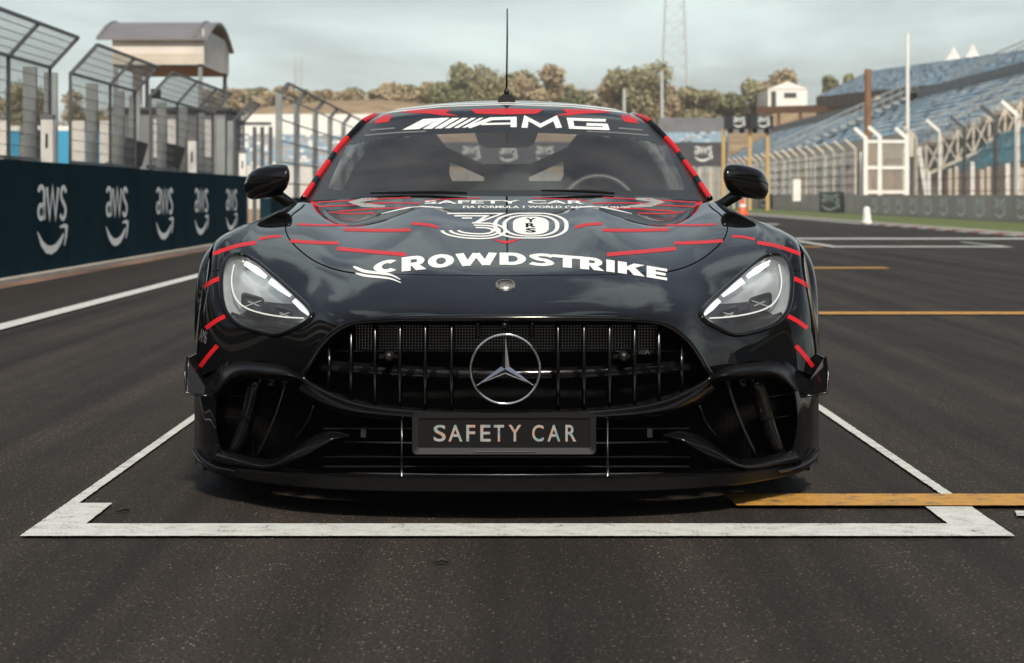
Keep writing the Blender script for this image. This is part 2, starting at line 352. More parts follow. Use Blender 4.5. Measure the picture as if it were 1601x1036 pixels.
rnd = random.Random(3)
def marking(name, pts, m, label, z=.008):          # painted outline on the asphalt, edges slightly ragged
    P = []
    n = len(pts)
    for i in range(n):
        a, b = Vector(pts[i]), Vector(pts[(i + 1) % n]); L = (b - a).length; s = max(1, int(L / .016)) if L < 8 else max(1, int(L / .4))
        for j in range(s):
            q = a.lerp(b, j / s); r = .0016 if j else 0
            P.append((q.x + rnd.uniform(-r, r), q.y + rnd.uniform(-r, r), z))
    from mathutils.geometry import tessellate_polygon
    fs = []
    for t in tessellate_polygon([[Vector(p) for p in P]]):
        a, b, c = (Vector(P[i]) for i in t)
        cz = (b - a).cross(c - a).z
        if abs(cz) > 1e-9: fs.append(t if cz > 0 else t[::-1])
    o = mesh(name, P, fs, m); return tag(o, label, 'road marking')
bx0, bx1 = -1.304, 1.362
marking('grid_box_line', [(bx0,9.6),(bx0,5.825),(bx1,5.825),(bx1+.005,9.6),(bx1-.035,9.6),(bx1-.035,6.44),(bx1-.135,6.44),(bx1-.135,6.045),(bx0+.135,6.045),(bx0+.135,6.45),(bx0+.036,6.45),(bx0+.036,9.6)],
        M['linew'], 'white painted start box with thick corners around the black car')
for i, (d0, d1, x0, x1, lb) in enumerate([(6.37, 6.62, .66, 4.8, 'nearest wide yellow line beside the front corner of the black car'),
        (16.68, 17.05, .66, 4.8, 'thin yellow line across the track, second from the camera'),
        (27.1, 27.6, .66, 4.79, 'short far yellow line, third from the camera')]):
    marking('yellow_grid_line', [(x0+.015, d0), (x1, d0), (x1, d1), (x0, d1)], M['liney'], lb, z=.012 if i == 0 else .008)
marking('yellow_grid_line', [(.66, 38.3), (5.6, 38.3), (5.6, 38.9), (.66, 38.9)], M['liney'], 'farthest faint yellow line joining the white start box ahead')
marking('grid_box_line', [(5.74, 45.0),(5.74,38.3),(8.95,38.3),(8.95,42.5),(8.85,42.5),(8.85,39.0),(5.9,39.0),(5.9,45.0)], M['linew'], 'far white start box outline on the right of the track')
marking('white_dash', [(1.452, 6.19), (2.6, 6.19), (2.6, 6.29), (1.47, 6.29)], M['linew'], 'small white painted dash at the right edge of the photo')
marking('track_edge_line', [(-3.58, -20), (-3.42, -20), (-3.42, 160), (-3.58, 160)], M['linew'], 'long white line along the left edge of the track', z=.012)
marking('track_edge_line', [(11.28, 20), (11.52, 20), (11.52, 36), (11.52, 190), (11.28, 190)], M['linew'], 'white line along the right edge of the track by the kerb')
marking('start_line', [(-3.4, 45.2), (11.27, 45.2), (11.27, 46.4), (-3.4, 46.4)], M['linew'], 'white line painted right across the track ahead')
marking('white_dash', [(5.0, 68), (8.6, 68), (8.6, 69.8), (5.0, 69.8)], M['linew'], 'faint far white stripe on the track beyond the start line')
def bit(name, px, py, L, ang, label):
    c = G(px, py); b = MB()
    for (o, a2, l2) in ((0, ang, L), (.006, ang + .5, L * .55)):
        dv = Vector((math.cos(a2), math.sin(a2), 0)) * l2 / 2
        b.tube([c - dv + Vector((0,o,.008)), c + Vector((0, o + .004, .016)), c + dv + Vector((0,o,.008))], [.003, .006, .003], 6)
    tag(b.build(name, M['rubber'], smooth=True), label, 'rubber scrap')
bit('rubber_scrap', 192, 803, .04, .5, 'small dark twig of rubber beside the left box corner')
bit('rubber_scrap', 690, 884, .04, .05, 'small dark rubber scrap on the asphalt in front of the box')

# ------------------------------------------------------------------ left pit wall with logos
wx = -5.30
wall = empty('pit_wall', (wx, 30, 0), 'long navy blue pit wall with white cloud logos on the left', 'wall')
for i in range(9):
    y0 = 4 + i * 4.5
    MB().box(wx - .35, wx, y0 + .006, min(y0 + 4.494, 44.4), .0, 1.30 + .003 * (i % 3)).build('panel', M['navy'], wall)
for c in (-.2, 82, 183, 257.5, 315, 362):
    d = (Xd(c, wx)) if c > 0 else 21.1
    plane_logo('logo', AWS, (wx, d - .84, .27), (0, 1.66, 0), (0, 0, .79), M['logo'], wall)
w2 = MB().box(-5.45, -5.2, 48, 96, 0, .86).build('far_pit_wall', M['navy']); tag(w2, 'low navy wall under the far fence left of the car', 'wall')

# ------------------------------------------------------------------ left debris fences
FX = -5.5
def fence_section(dposts, label, dcols, open_left=False):
    e = empty('debris_fence', (FX, dposts[0], 1.3), label, 'fence', 'debris fence sections above the pit wall')
    zt = 2.46; tip = Vector((.34, 0, .36))
    for d in dposts:
        b = MB(); b.bar((FX, d, 1.28), (FX, d, zt), .035, .05); b.build('post', M['galvd'], e)
        b = MB(); b.bar((FX, d, zt - .01), Vector((FX, d, zt)) + tip, .042, .042); b.build('arm', M['galvd'], e)
    for d in dcols:
        b = MB(); b.box(FX - .19, FX - .175, d - .02, d + .02, 1.0, 2.45)
        b.box(FX - .24, FX - .08, d + .02, d + .032, 1.0, 2.445); b.box(FX - .24, FX - .08, d - .032, d - .02, 1.0, 2.445)
        b.build('column', M['galv'], e)
    a, z = dposts[0], dposts[-1]
    for zz in (1.34, zt): MB().bar((FX, a, zz), (FX, z, zz), .035).build('rail', M['galvd'], e)
    MB().bar((FX + tip.x, a, zt + tip.z), (FX + tip.x, z, zt + tip.z), .035).build('top_rail', M['galvd'], e)
    b = MB(); n = int((z - a) / .085)
    for i in range(n + 1):
        d = a + (z - a) * i / n; r = .006
        b.bar((FX, d, 1.34), (FX, d, zt), r); b.bar((FX, d, zt), (FX + tip.x, d, zt + tip.z), r)
    for i in range(8):
        zz = 1.34 + (zt - 1.34) * i / 8; b.bar((FX + .004, a, zz), (FX + .004, z, zz), .007)
    for i in range(1, 5):
        q = Vector((FX, 0, zt)) + tip * i / 5; b.bar((q.x, a, q.z), (q.x, z, q.z), .007)
    tag(b.build('wire_mesh', M['wire'], e), kind='stuff')
DP = lambda px: FX * F / (px - VX)
fence_section([DP(-60), DP(13), DP(78)], 'nearest debris fence section at the left edge with tilted mesh top', [DP(2), DP(68)])
fence_section([DP(110), DP(172), DP(211)], 'second debris fence section with mesh leaning over the wall', [DP(100), DP(162), DP(203)])
fence_section([DP(235), DP(277), DP(309), DP(333)], 'third debris fence section in front of the canopy legs', [DP(227), DP(268), DP(300), DP(327)])
fence_section([DP(366), DP(381)], 'last short debris fence section at the end of the wall', [DP(358), DP(374)])
e = empty('far_debris_fence', (-5.35, 52, .86), 'far debris fence with hooked posts left of the windscreen', 'fence')
prev = None; b2 = MB()
for px in (436, 464, 493, 516, 537, 556, 572):
    d = -5.35 * F / (px - VX); z = 3.3
    b = MB(); b.bar((-5.35, d, .8), (-5.35, d, z), .15, .12); b.build('post', M['galv'], e)
    MB().bar((-5.35, d, z - .04), (-5.12, d, z + .25), .10, .10).build('arm', M['galvd'], e)
    if prev:
        for zz in (1.2, 1.7, 2.2, 2.7, 3.25): b2.bar((-5.3, prev, zz), (-5.3, d, zz), .03)
        b2.bar((-5.12, prev, z + .25), (-5.12, d, z + .25), .05)
    prev = d
b2.build('cable', M['galvd'], e)
# low crash posts and equipment on the pit wall
for px, y0, y1, lb in ((73, 179, 246, 'nearest pale grey control box standing on the pit wall'), (300, 215, 266, 'pale grey control box on the wall below the canopy'), (379, 235, 271, 'far pale control box at the end of the pit wall')):
    d = DP(px) * .985; e = empty('control_box', (W(px, 255, d).x, d, 1.3), lb, 'control box', 'control boxes on the pit wall')
    zt = W(px, y0, d).z; x = W(px, 250, d).x; w = .07
    MB().box(x - w, x + w, d, d + .14, 1.285, zt - .05).build('housing', M['white_paint'], e)
    MB().box(x - w - .006, x + w + .006, d - .01, d + .15, zt - .048, zt).build('lid', M['grey'], e)
    MB().box(x - .014, x + .014, d - .006, d - .001, 1.31 + (zt - 1.31) * .3, 1.31 + (zt - 1.31) * .6).build('slot', M['black'], e)
for px, py, lb in ((143, 195, 'small black screen on a stand behind the fence'), (243, 146, 'black floodlight hung from the third fence section')):
    d = 40 if px < 200 else DP(240); e = empty('screen_box', W(px, 260, d), lb, 'screen')
    p = W(px, py, d); s_ = .13 if px < 200 else .075
    MB().box(p.x - s_, p.x + s_, d, d + .09, p.z - s_, p.z + s_).build('housing', M['black'], e)
    MB().bar((p.x, d + .05, p.z - s_ if px < 200 else p.z + s_ * .9), (p.x, d + .05, .0 if px < 200 else 2.5), .03).build('stand', M['galvd'], e)
def pit_chair(px, d, lb):
    e = empty('pit_stool', (W(px, 260, d).x, d, 1.0), lb, 'stool', 'dark stools behind the pit wall'); x = e.location.x
    MB().box(x - .2, x + .2, d - .18, d + .18, 1.36, 1.42).build('seat', M['black'], e)
    MB().bar((x + .16, d, 1.40), (x + .26, d, 1.75), .05, .34).build('backrest', M['black'], e)
    for sx in (-1, 1):
        for sy in (-1, 1): MB().bar((x + .15*sx, d + .14*sy, 1.36), (x + .18*sx, d + .16*sy, 1.0), .03).build('leg', M['galvd'], e)
pit_chair(35, 28, 'dark pit stool behind the nearest fence section'); pit_chair(188, 33, 'dark pit stool behind the second fence section'); pit_chair(250, 36, 'dark pit stool under the canopy')
pf = MB().box(-9.5, -5.7, 14, 48, -.01, .995).build('pit_platform', M['concrete']); tag(pf, kind='structure')

# ------------------------------------------------------------------ canopy stand, kiosk and banners behind the left fence
cy = empty('canopy_stand', (-9, 57, 1), 'observation canopy with curved grey roof and beige valance behind the left fence', 'canopy')
d0, d1 = 55.0, 60.0; xl, xr = W(152, 0, d0).x, W(326, 0, d0).x; ze = W(0, 63, d0).z; zp = ze + .58
b = MB(); n = 14; ring = []
for i in range(n + 1):
    t = i / n; y = d0 - .15 + (d1 - d0 + .3) * t; z = ze + (zp - ze) * math.sin(math.pi * t)
    ring.append((y, z))
vs_ = [(x, y, z + o) for o in (0, .06) for x in (xl, xr) for (y, z) in ring]; m_ = n + 1; fs = []
for i in range(n):
    fs += [(i, i+1, m_+i+1, m_+i), (2*m_+i, 3*m_+i, 3*m_+i+1, 2*m_+i+1), (i, 2*m_+i, 2*m_+i+1, i+1), (m_+i, m_+i+1, 3*m_+i+1, 3*m_+i)]
fs += [(0, m_, 3*m_, 2*m_), (n, 2*m_+n, 3*m_+n, m_+n)]
b.add(vs_, fs); b.build('roof', M['roofmetal'], cy, recalc=True)
for x in (xl + .05, xr - .35):
    bb = MB(); bb.tube([(x, y, z + .06) for y, z in ring], .05, 6); bb.build('roof_rib', M['grey'], cy)
zb = W(0, 100, d0).z; zm = W(0, 83, d0).z
MB().box(xl + .38, xr - .15, d0, d0 + .03, zm, ze + .02).build('valance', M['awning'], cy)
MB().box(xl + .38, xr - .15, d0 - .02, d0 + .03, zb, zm - .003).build('lower_band', M['cream'], cy)
MB().box(xr - .149, xr - .12, d0, d1, zb, ze + .3).build('end_panel', M['awning'], cy)
MB().box(xl + .38, xr - .15, d0 + .05, d1, zb - .05, zb - .01).build('floor', M['brown'], cy)
for (x, y) in ((xl + .45, d0 + .1), (xr - .22, d0 + .1), (xr - .22, d1 - .1), (xl + .45, d1 - .1)):
    MB().bar((x, y, 0), (x, y, zb + .1), .10).build('leg', M['galv'], cy)
MB().box(W(207, 0, 56).x, W(221, 0, 56).x, 56, 56.2, 1, zb - .06).build('ladder_panel', M['white_paint'], cy)
ks = empty('pit_kiosk', (-8.9, 52, 0), 'grey pit kiosk with white windows under the canopy', 'kiosk')
def pbox(px0, px1, py0, py1, d, th):
    a, c = W(px0, py1, d), W(px1, py0, d); return (a.x, c.x, d, d + th, a.z, c.z)
x0, x1, y0, y1, z0, z1 = pbox(176, 352, 173, 262, 50, 3); MB().box(x0, x1, y0, y1, 0, z1).build('wall', M['grey'], ks)
MB().box(x0 - .1, x1 + .1, y0 - .1, y1, z1 + .002, z1 + .08).build('roof', M['darkgrey'], ks)
for a, c in ((240, 258), (262, 284), (316, 330)): MB().box(*pbox(a, c, 186, 246, 49.97, .02)).build('window', M['white_paint'], ks)
for i, (a, c, kind) in enumerate(((-60, 14, 'w'), (14, 31, 'b'), (48, 88, 'b'), (88, 112, 'b'), (112, 132, 'w'), (132, 156, 'b'), (156, 172, 'w'))):
    e = empty('banner_panel', W((a + c) / 2, 262, 62), {'b': 'bright blue banner panel behind the left fence', 'w': 'white banner panel behind the left fence'}[kind] + [' at the photo edge', ' beside the stool', ', widest one', ' right of the widest', ' between two blue ones', ' by the black screen', ' next to the grey kiosk'][i], 'banner', 'banners behind the pit')
    q = pbox(a, c, 204 if kind == 'b' else 196, 262, 62, .05); MB().box(q[0], q[1], q[2], q[3], 0.0, q[5]).build('cloth', M['bluebanner'] if kind == 'b' else M['white_paint'], e)
    MB().box(q[0], q[1], q[2], q[3], q[5] + .002, q[5] + .14).build('top_band', M['white_paint'], e)

# ------------------------------------------------------------------ hills and trees
def terrain(name, pts, dfront, dtop, dback, m, zb=-.2):
    V, Fc = [], []
    P = []
    for i in range(len(pts) - 1):
        for j in range(8): t = j / 8; P.append((pts[i][0]*(1-t)+pts[i+1][0]*t, pts[i][1]*(1-t)+pts[i+1][1]*t))
    P.append(pts[-1])
    for px, py in P:
        top = W(px, py, dtop); X = top.x
        for j in range(7):
            t = j / 6; V.append((X, dfront + (dtop - dfront) * t, zb + (top.z - zb) * (t ** .9) + random.uniform(-.12, .12) * (0 < j < 6)))
        V.append((X, dback, top.z - 1.0))
    n = 8
    for i in range(len(P) - 1):
        for j in range(n - 1): Fc.append((i*n+j, (i+1)*n+j, (i+1)*n+j+1, i*n+j+1))
    return tag(mesh(name, V, Fc, m, None, True), kind='structure')
terrain('hill', [(-900, 235), (-300, 225), (150, 215), (330, 188), (420, 166), (520, 157), (600, 156), (700, 165), (850, 178), (1000, 186), (1120, 188), (1210, 178), (1290, 160), (1400, 150), (1700, 140), (2400, 150)], 215, 300, 700, M['drygrass'])
def tree(px, py_base, py_top, wpx, d, leaf, label, seed, n=2600, leafpx=4.2):
    r_ = random.Random(seed); base = W(px, py_base, d); H_ = (py_base - py_top) * d / F; Wd = wpx * d / F / 2
    e = empty('tree', base - Vector((0, 0, .3)), label, 'tree', 'trees on the horizon')
    b = MB(); tr = H_ * .035 + .05
    b.tube([base - Vector((0, 0, 2)), base + Vector((r_.uniform(-.1,.1)*Wd, 0, H_*.3)), base + Vector((r_.uniform(-.2,.2)*Wd, 0, H_*.62))], [tr, tr*.7, tr*.25], 7)
    lobes = []
    for i in range(9):
        a = r_.uniform(0, 6.28); rad = r_.uniform(.1, .68) * Wd
        z = H_ * (r_.uniform(.22, .84) - .10 * rad / Wd)
        c = base + Vector((math.cos(a) * rad, math.sin(a) * rad, z)); lobes.append((c, Wd * r_.uniform(.30, .46), H_ * r_.uniform(.15, .24)))
        b.tube([base + Vector((0, 0, H_ * r_.uniform(.15, .4))), base.lerp(c, .55) + Vector((0, 0, H_ * .05)), c], [tr*.4, tr*.25, tr*.08], 5)
    b.build('trunk', M['bark'], e, True)
    rng_ = np.random.RandomState(seed); V = np.zeros((n, 4, 3)); s0 = leafpx * d / F
    for i in range(n):
        c, rx, rz = lobes[i % 9]
        u = rng_.normal(size=3); u /= np.linalg.norm(u); q = rng_.uniform(.15, 1.0) ** .5 * rng_.uniform(.82, 1.18)
        p = np.array(c) + u * np.array((rx, rx, rz)) * q
        a = rng_.normal(size=3); a /= np.linalg.norm(a); bb = np.cross(a, rng_.normal(size=3)); bb /= np.linalg.norm(bb); s = s0 * rng_.uniform(.5, 1.25) * .5
        V[i] = [p - a*s - bb*s*.7, p + a*s - bb*s*.7, p + a*s*.8 + bb*s*.7, p - a*s*.8 + bb*s*.7]
    mesh('crown', V.reshape(-1, 3), [(4*i, 4*i+1, 4*i+2, 4*i+3) for i in range(n)], leaf, e)
T, O_, Gn = M['leaf_tan'], M['leaf_olive'], M['leaf_green']
trees = [(62, 232, 118, 105, 70, O_, 'olive tree behind the nearest fence section', 4200), (128, 226, 132, 70, 78, T, 'tan tree behind the second fence section', 3000), (12, 232, 140, 70, 82, O_, 'olive tree at the left edge behind the fence', 2600),
  (745, 178, 84, 92, 290, O_, 'tall olive tree left of the antenna', 3600), (703, 180, 112, 84, 285, Gn, 'green tree over the left half of the car roof', 3000), (840, 180, 98, 70, 295, T, 'tan tree just right of the antenna', 2800), (800, 180, 108, 70, 300, O_, 'olive tree directly behind the antenna', 2600),
  (1000, 188, 96, 92, 290, O_, 'tall olive tree left of the lattice mast', 3600), (955, 188, 122, 76, 295, T, 'rounded tan tree over the right half of the roof', 2800), (900, 186, 130, 80, 300, Gn, 'low green tree between the two tall ones', 2400), (870, 186, 128, 60, 305, O_, 'low olive tree right of the antenna', 2000),
  (1040, 188, 128, 60, 300, T, 'tan tree at the foot of the lattice mast', 2000), (1090, 190, 136, 80, 305, O_, 'wide olive tree right of the lattice mast', 2600), (1135, 190, 140, 60, 310, Gn, 'small green tree left of the white marquee', 2000),
  (1178, 178, 122, 56, 315, O_, 'olive tree just left of the white marquee', 2200), (1212, 172, 108, 62, 325, T, 'tan tree rising behind the white marquee', 2400), (1300, 158, 116, 34, 330, Gn, 'small dark conifer right of the marquee', 1200), (1328, 152, 112, 24, 332, Gn, 'smallest conifer beside the upper stand', 900)]
for i, px in enumerate(range(345, 690, 27)):
    trees.append((px, 172 - (px > 420) * 6, 134 + (i * 7) % 14 - (px > 600) * 8, 58, 310 + (i % 3) * 9, (T, T, O_)[i % 3], '%s of the tan hedge row trees on the left hill' % ['first', 'second', 'third', 'fourth', 'fifth', 'sixth', 'seventh', 'eighth', 'ninth', 'tenth', 'eleventh', 'twelfth', 'thirteenth'][i] + ', counted from the left', 1700))
for i, px in enumerate(range(655, 1200, 30)):
    trees.append((px, 200, 150 - (i * 11) % 17 + (px > 1090) * 8, 66, 318 + (i % 4) * 6, (O_, T, T, Gn)[i % 4], '%s of the low trees behind the roof, counted from the left' % ['first', 'second', 'third', 'fourth', 'fifth', 'sixth', 'seventh', 'eighth', 'ninth', 'tenth', 'eleventh', 'twelfth', 'thirteenth', 'fourteenth', 'fifteenth', 'sixteenth', 'seventeenth', 'eighteenth', 'nineteenth'][i], 1500))
for i, t in enumerate(trees):
    tree(t[0], t[1] + 6, t[2] - 2, t[3] * 1.3, t[4], t[5], t[6], 100 + i, int(t[7] * 1.25), 5.0 if t[4] > 100 else 4.0)

# ------------------------------------------------------------------ grandstands
def stand(name, BL, BR, TL, TR, rows, pitch, label, seats, drop, missing=.06, face=M['terrace']):
    BL, BR, TL, TR = map(Vector, (BL, BR, TL, TR))
    e = empty(name, (BL + BR) / 2 - Vector((0, 0, ((BL + BR) / 2).z)), label, 'grandstand')
    b = MB(); st = MB(); r_ = random.Random(len(label))
    for i in range(rows):
        t0, t1 = i / rows, (i + 1) / rows
        A, B_ = BL.lerp(TL, t0), BR.lerp(TR, t0); C_, D_ = BL.lerp(TL, t1), BR.lerp(TR, t1)
        A2, B2 = Vector((C_.x, C_.y, A.z)), Vector((D_.x, D_.y, B_.z))
        b.add([A, B_, B2, A2, C_, D_], [(0, 1, 2, 3), (3, 2, 5, 4)])
        L = (B_ - A).length; n = max(1, int(L / pitch)); uph = max(.3, (C_ - A).z * .95); back = (C_ - A); back.z = 0; back = back * .55; t = (B_ - A).normalized() * pitch * .42
        bd = back.normalized() * .34
        for j in range(n):
            if r_.random() < missing: continue
            q = A.lerp(B_, (j + .5) / n) + back
            z0 = Vector((0, 0, .06)); z1 = Vector((0, 0, uph)); fw = -back.normalized() * .42
            mi = 0 if r_.random() < .72 else (1 if r_.random() < .7 else 2)
            st.add([q - t + z0, q + t + z0, q + t + z1 + bd, q - t + z1 + bd, q - t + z1*.45 + fw, q + t + z1*.45 + fw, q + t + z1*.42, q - t + z1*.42],
                   [(0, 1, 2, 3), (4, 5, 6, 7)], mi)
    b.build('terrace', M['terrace'], e)
    f = MB(); f.add([BL, BR, BR - Vector((0, 0, drop)), BL - Vector((0, 0, drop))], [(0, 1, 2, 3)])
    f.add([TL, TR, TR - Vector((0, 0, 1.2)), TL - Vector((0, 0, 1.2))], [(0, 3, 2, 1)]); f.build('front_wall', face, e)
    MB().add([BR, TR, TR - Vector((0, 0, TR.z)), BR - Vector((0, 0, BR.z))], [(0, 1, 2, 3)]).build('end_wall', M['concrete'], e)
    MB().add([BL, TL, TL - Vector((0, 0, TL.z)), BL - Vector((0, 0, BL.z))], [(0, 3, 2, 1)]).build('end_wall', M['concrete'], e)
    tag(st.build('seat_rows', seats, e), kind='stuff')
    return e
def stair(parent, A, B_, w, m=None):
    A, B_ = Vector(A), Vector(B_); b = MB(); n = 16
    for i in range(n):
        p, q = A.lerp(B_, i / n), A.lerp(B_, (i + 1) / n)
        b.add([p, p + Vector((0, w, 0)), Vector((q.x, q.y + w, p.z)), Vector((q.x, q.y, p.z)), q, q + Vector((0, w, 0))], [(0, 1, 2, 3), (3, 2, 5, 4)])
    b.build('stair', m or M['white_paint'], parent)
    for s in (0, w):
        r_ = MB(); o = Vector((0, s, 0))
        for h in (.5, 1.0): r_.bar(A + o + Vector((0, 0, h)), B_ + o + Vector((0, 0, h)), .055)
        for i in range(n + 1): q = A.lerp(B_, i / n) + o; r_.bar(q, q + Vector((0, 0, 1.0)), .045)
        r_.build('railing', M['galv'], parent)
S = [M['seat1'], M['seat2'], M['seat3']]
A_ = stand('grandstand', (22, 290, 3.6), (22, 117, 3.6), (33.5, 290, 8.8), (33.5, 117, 8.8), 11, .95, 'long lower grandstand with faded blue seats along the track', S, 3.4)
stair(A_, (22, 178, 4.15), (33.6, 178, 9.35), 3.2); stair(A_, (22, 114.2, 3.7), (33.6, 114.2, 9.0), 2.4)
MB().box(21.7, 21.9, 117, 290, 3.0, 4.3).build('front_rail_wall', M['cream'], A_)
MB().box(33.6, 34.0, 117, 290, 8.0, 9.6).build('back_wall', M['grey'], A_)
bays = [mat('bay_%s' % n_, c_, .7, var=.25, vscale=.7) for n_, c_ in (('dark', (.06, .055, .05)), ('pink', (.42, .27, .21)), ('sand', (.50, .42, .33)), ('grey', (.22, .22, .22)), ('blue', (.10, .22, .34)), ('ochre', (.45, .28, .08)))]
rb_ = random.Random(11)
for i in range(46):
    y0 = 118 + i * 3.6; zt = rb_.choice((2.0, 2.5, 2.9)); MB().box(21.70, 21.985, y0 + rb_.uniform(0, .8), y0 + rb_.uniform(2.2, 3.5), 0, zt).build('service_bay', bays[rb_.randrange(6)], A_)
    if i % 2 == 0: MB().box(21.5, 21.69, y0 - .12, y0 + .12, 0, 3.55).build('bay_column', M['white_paint'], A_)
lat = MB()
for i in range(14):
    x = 22 + i * .83; z = 3.6 + i * .375
    lat.bar((x, 114.1, z), (x, 114.1, z - 1.6), .12); lat.bar((x, 114.1, z - 1.6), (x + .83, 114.1, z + .37), .10); lat.bar((x, 114.1, z), (x + .83, 114.1, z - 1.25), .08)
lat.bar((22, 114.1, 2.0), (34, 114.1, 7.3), .16); lat.build('lattice_truss', M['cream'], A_)
C_ = stand('upper_grandstand', W(1276, 151, 270), W(1660, 111, 150), W(1359, 111, 285), W(1660, 70, 186), 11, .95, 'upper grandstand tier with dark blue seats on the hillside', [M['seat1'], M['seat3'], M['seat2']], 1.4, face=mat('dark_timber_fascia', (.13, .10, .085), .8, var=.3, vscale=.5))
stair(C_, W(1491, 136, 183) + Vector((0, 0, .2)), W(1612, 80, 210) + Vector((0, 0, .3)), 2.4)
for px in (1372, 1432, 1490, 1560):
    q = W(px, 150 - max(0, px - 1423) * .17, 215 - (px - 1372) * .25); MB().bar((q.x, q.y, 0), q, .5).build('support_column', M['cream'], C_)
D_ = stand('near_grandstand', W(1446, 276, 125), W(1660, 246, 84), W(1446, 246, 140), W(1660, 183, 100), 9, .6, 'near grandstand with turquoise seats behind the right fence', [M['seat4'], M['seat4'], M['seat2']], 2.0, .03, face=mat('pink_stand_wall', (.58, .42, .34), .8, var=.2, vscale=.6))
bw = empty('hillside_wall', W(1280, 175, 300), 'long brown timber beam on posts behind the lower grandstand', 'wall')
a, c = W(1185, 172, 280), W(1362, 168, 250); MB().bar(a, c, .4, .9).build('beam', M['brown'], bw)
for i in range(6): q = a.lerp(c, i / 5); MB().bar(q, (q.x, q.y, 0), .35).build('post', M['brown'], bw)

# ------------------------------------------------------------------ right barrier wall, fences, poles
rw = empty('track_barrier', (17, 100, 0), 'low taupe barrier wall with pale logos along the right verge', 'wall')
for i in range(26):
    y0 = 58 + i * 5; m_ = M['barrier']
    MB().box(17, 17.3, y0 + .01, y0 + 4.99, -.02, .93 + .004 * (i % 2)).build('panel', m_, rw)
for dd in [68.5 + 3.2 * i for i in range(11)]:
    plane_logo('logo', AWS, (17, dd + .8, .16), (0, -1.6, 0), (0, 0, .66), M['barrier_logo'], rw)
MB().box(16.9, 16.99, 109.5, 117.5, .05, 1.1).build('board', M['black'], rw); plane_logo('logo', AWS, (16.9, 116.6, .16), (0, -6.2, 0), (0, 0, .85), M['logo'], rw)
MB().box(16.9, 16.99, 139, 146, .1, 1.0).build('board', M['black'], rw); plane_logo('logo', AWS, (16.9, 145.2, .2), (0, -5.4, 0), (0, 0, .7), M['logo'], rw)
rf = empty('catch_fence', (18, 120, 0), 'cream posted catch fence with angled tops behind the right barrier', 'fence')
b = MB()
def hooked(px, pyt, d, m, w=.13, hook=-1, parent=rf, name='post'):
    p = W(px, pyt, d); q = MB(); q.bar((p.x, d, 0), (p.x, d, p.z), w); q.bar((p.x, d, p.z - .03), (p.x + hook * .55, d, p.z + .45), w * .9); q.build(name, m, parent)
for i in range(22):
    d = 190 - i * 3.7; px = VX + 18 * F / d; hooked(px, VY - 2.45 * F / d, d, M['cream'])
for zz in (1.0, 1.5, 2.0, 2.5, 3.0, 3.35): b.bar((18, 112, zz), (18, 190, zz), .035)
for i in range(320): d = 112 + i * .25; b.bar((18, d, .95), (18, d, 3.4), .012)
tag(b.build('wire_mesh', M['pale'], rf), kind='stuff')
gt = empty('mesh_gate', W(1385, 305, 108), 'tall white framed mesh gate beside the brown pole', 'gate'); dg_ = 108
for px, pt in ((1353, 214), (1375, 212), (1417, 214)): hooked(px, pt, dg_, M['white_paint'], .2, -1, gt)
for py in (221, 262, 300): MB().bar(W(1353, py, dg_), W(1417, py, dg_), .16).build('crossbar', M['white_paint'], gt)
b = MB()
for i in range(34): b.bar(W(1353 + i * 1.9, 222, dg_), W(1353 + i * 1.9, 300, dg_), .018)
for i in range(22): b.bar(W(1353, 223 + i * 3.5, dg_), W(1417, 223 + i * 3.5, dg_), .018)
tag(b.build('wire_mesh', M['cream'], gt), kind='stuff')
rb = MB(); rb.bar(W(1436, 230, 104), W(1448, 305, 104), .2); tag(rb.build('brace_pole', M['white_paint']), 'leaning white brace pole right of the mesh gate', 'pole')
nf = empty('near_catch_fence', (18, 88, 0), 'near catch fence with mixed white and dark posts at the right', 'fence')
for px, pt, m_, w in ((1432, 214, 'cream', .14), (1469, 204, 'white_paint', .13), (1508, 200, 'galvd', .13), (1557, 184, 'galvd', .16), (1590, 178, 'white_paint', .16), (1630, 165, 'galvd', .22)):
    d = 18 * F / (px - VX); hooked(px, pt, d, M[m_], w, -1, nf)
b = MB()
for zz in (1.1, 1.6, 2.1, 2.6, 3.1, 3.6): b.bar((18, 70, zz), (18, 96, zz), .022)
for i in range(170): d = 70 + i * .153; b.bar((18, d, .95), (18, d, 3.8), .007)
tag(b.build('wire_mesh', M['wire'], nf), kind='stuff')
for i, px in enumerate((1452, 1485, 1495, 1520, 1535, 1545, 1575, 1588, 1597)):
    d = 19 * F / (px - VX); p = W(px, 268 - (i * 5) % 17, d)
    tag(MB().bar((p.x, d, 0), p, .16).build('short_post', M['cream'] if i % 3 else M['white_paint']), 'short pale post behind the barrier, %s from the mesh gate' % ['first', 'second', 'third', 'fourth', 'fifth', 'sixth', 'seventh', 'eighth', 'ninth'][i], 'post', 'short posts below the near grandstand')
for px, pt, w, lb, m_ in ((1357, 108, .32, 'thick brown pole in front of the lower grandstand', 'brown'), (1419, 52, .16, 'tall slender pale pole rising above the grandstand', 'white_paint')):
    d = 112; tag(MB().lathe([(w * .6, 0), (w * .55, W(px, pt, d).z), (0.001, W(px, pt, d).z + .02)], (W(px, 0, d).x, d, 0), n=10).build('pole', M[m_]), lb, 'pole')
x0, x1, y0, y1, z0, z1 = pbox(1240, 1252, 280, 306, 125, .6); tag(MB().box(x0, x1, y0, y1, z0 - .3, z1).build('white_cabinet', M['white_paint']), 'small white cabinet behind the right barrier', 'cabinet')
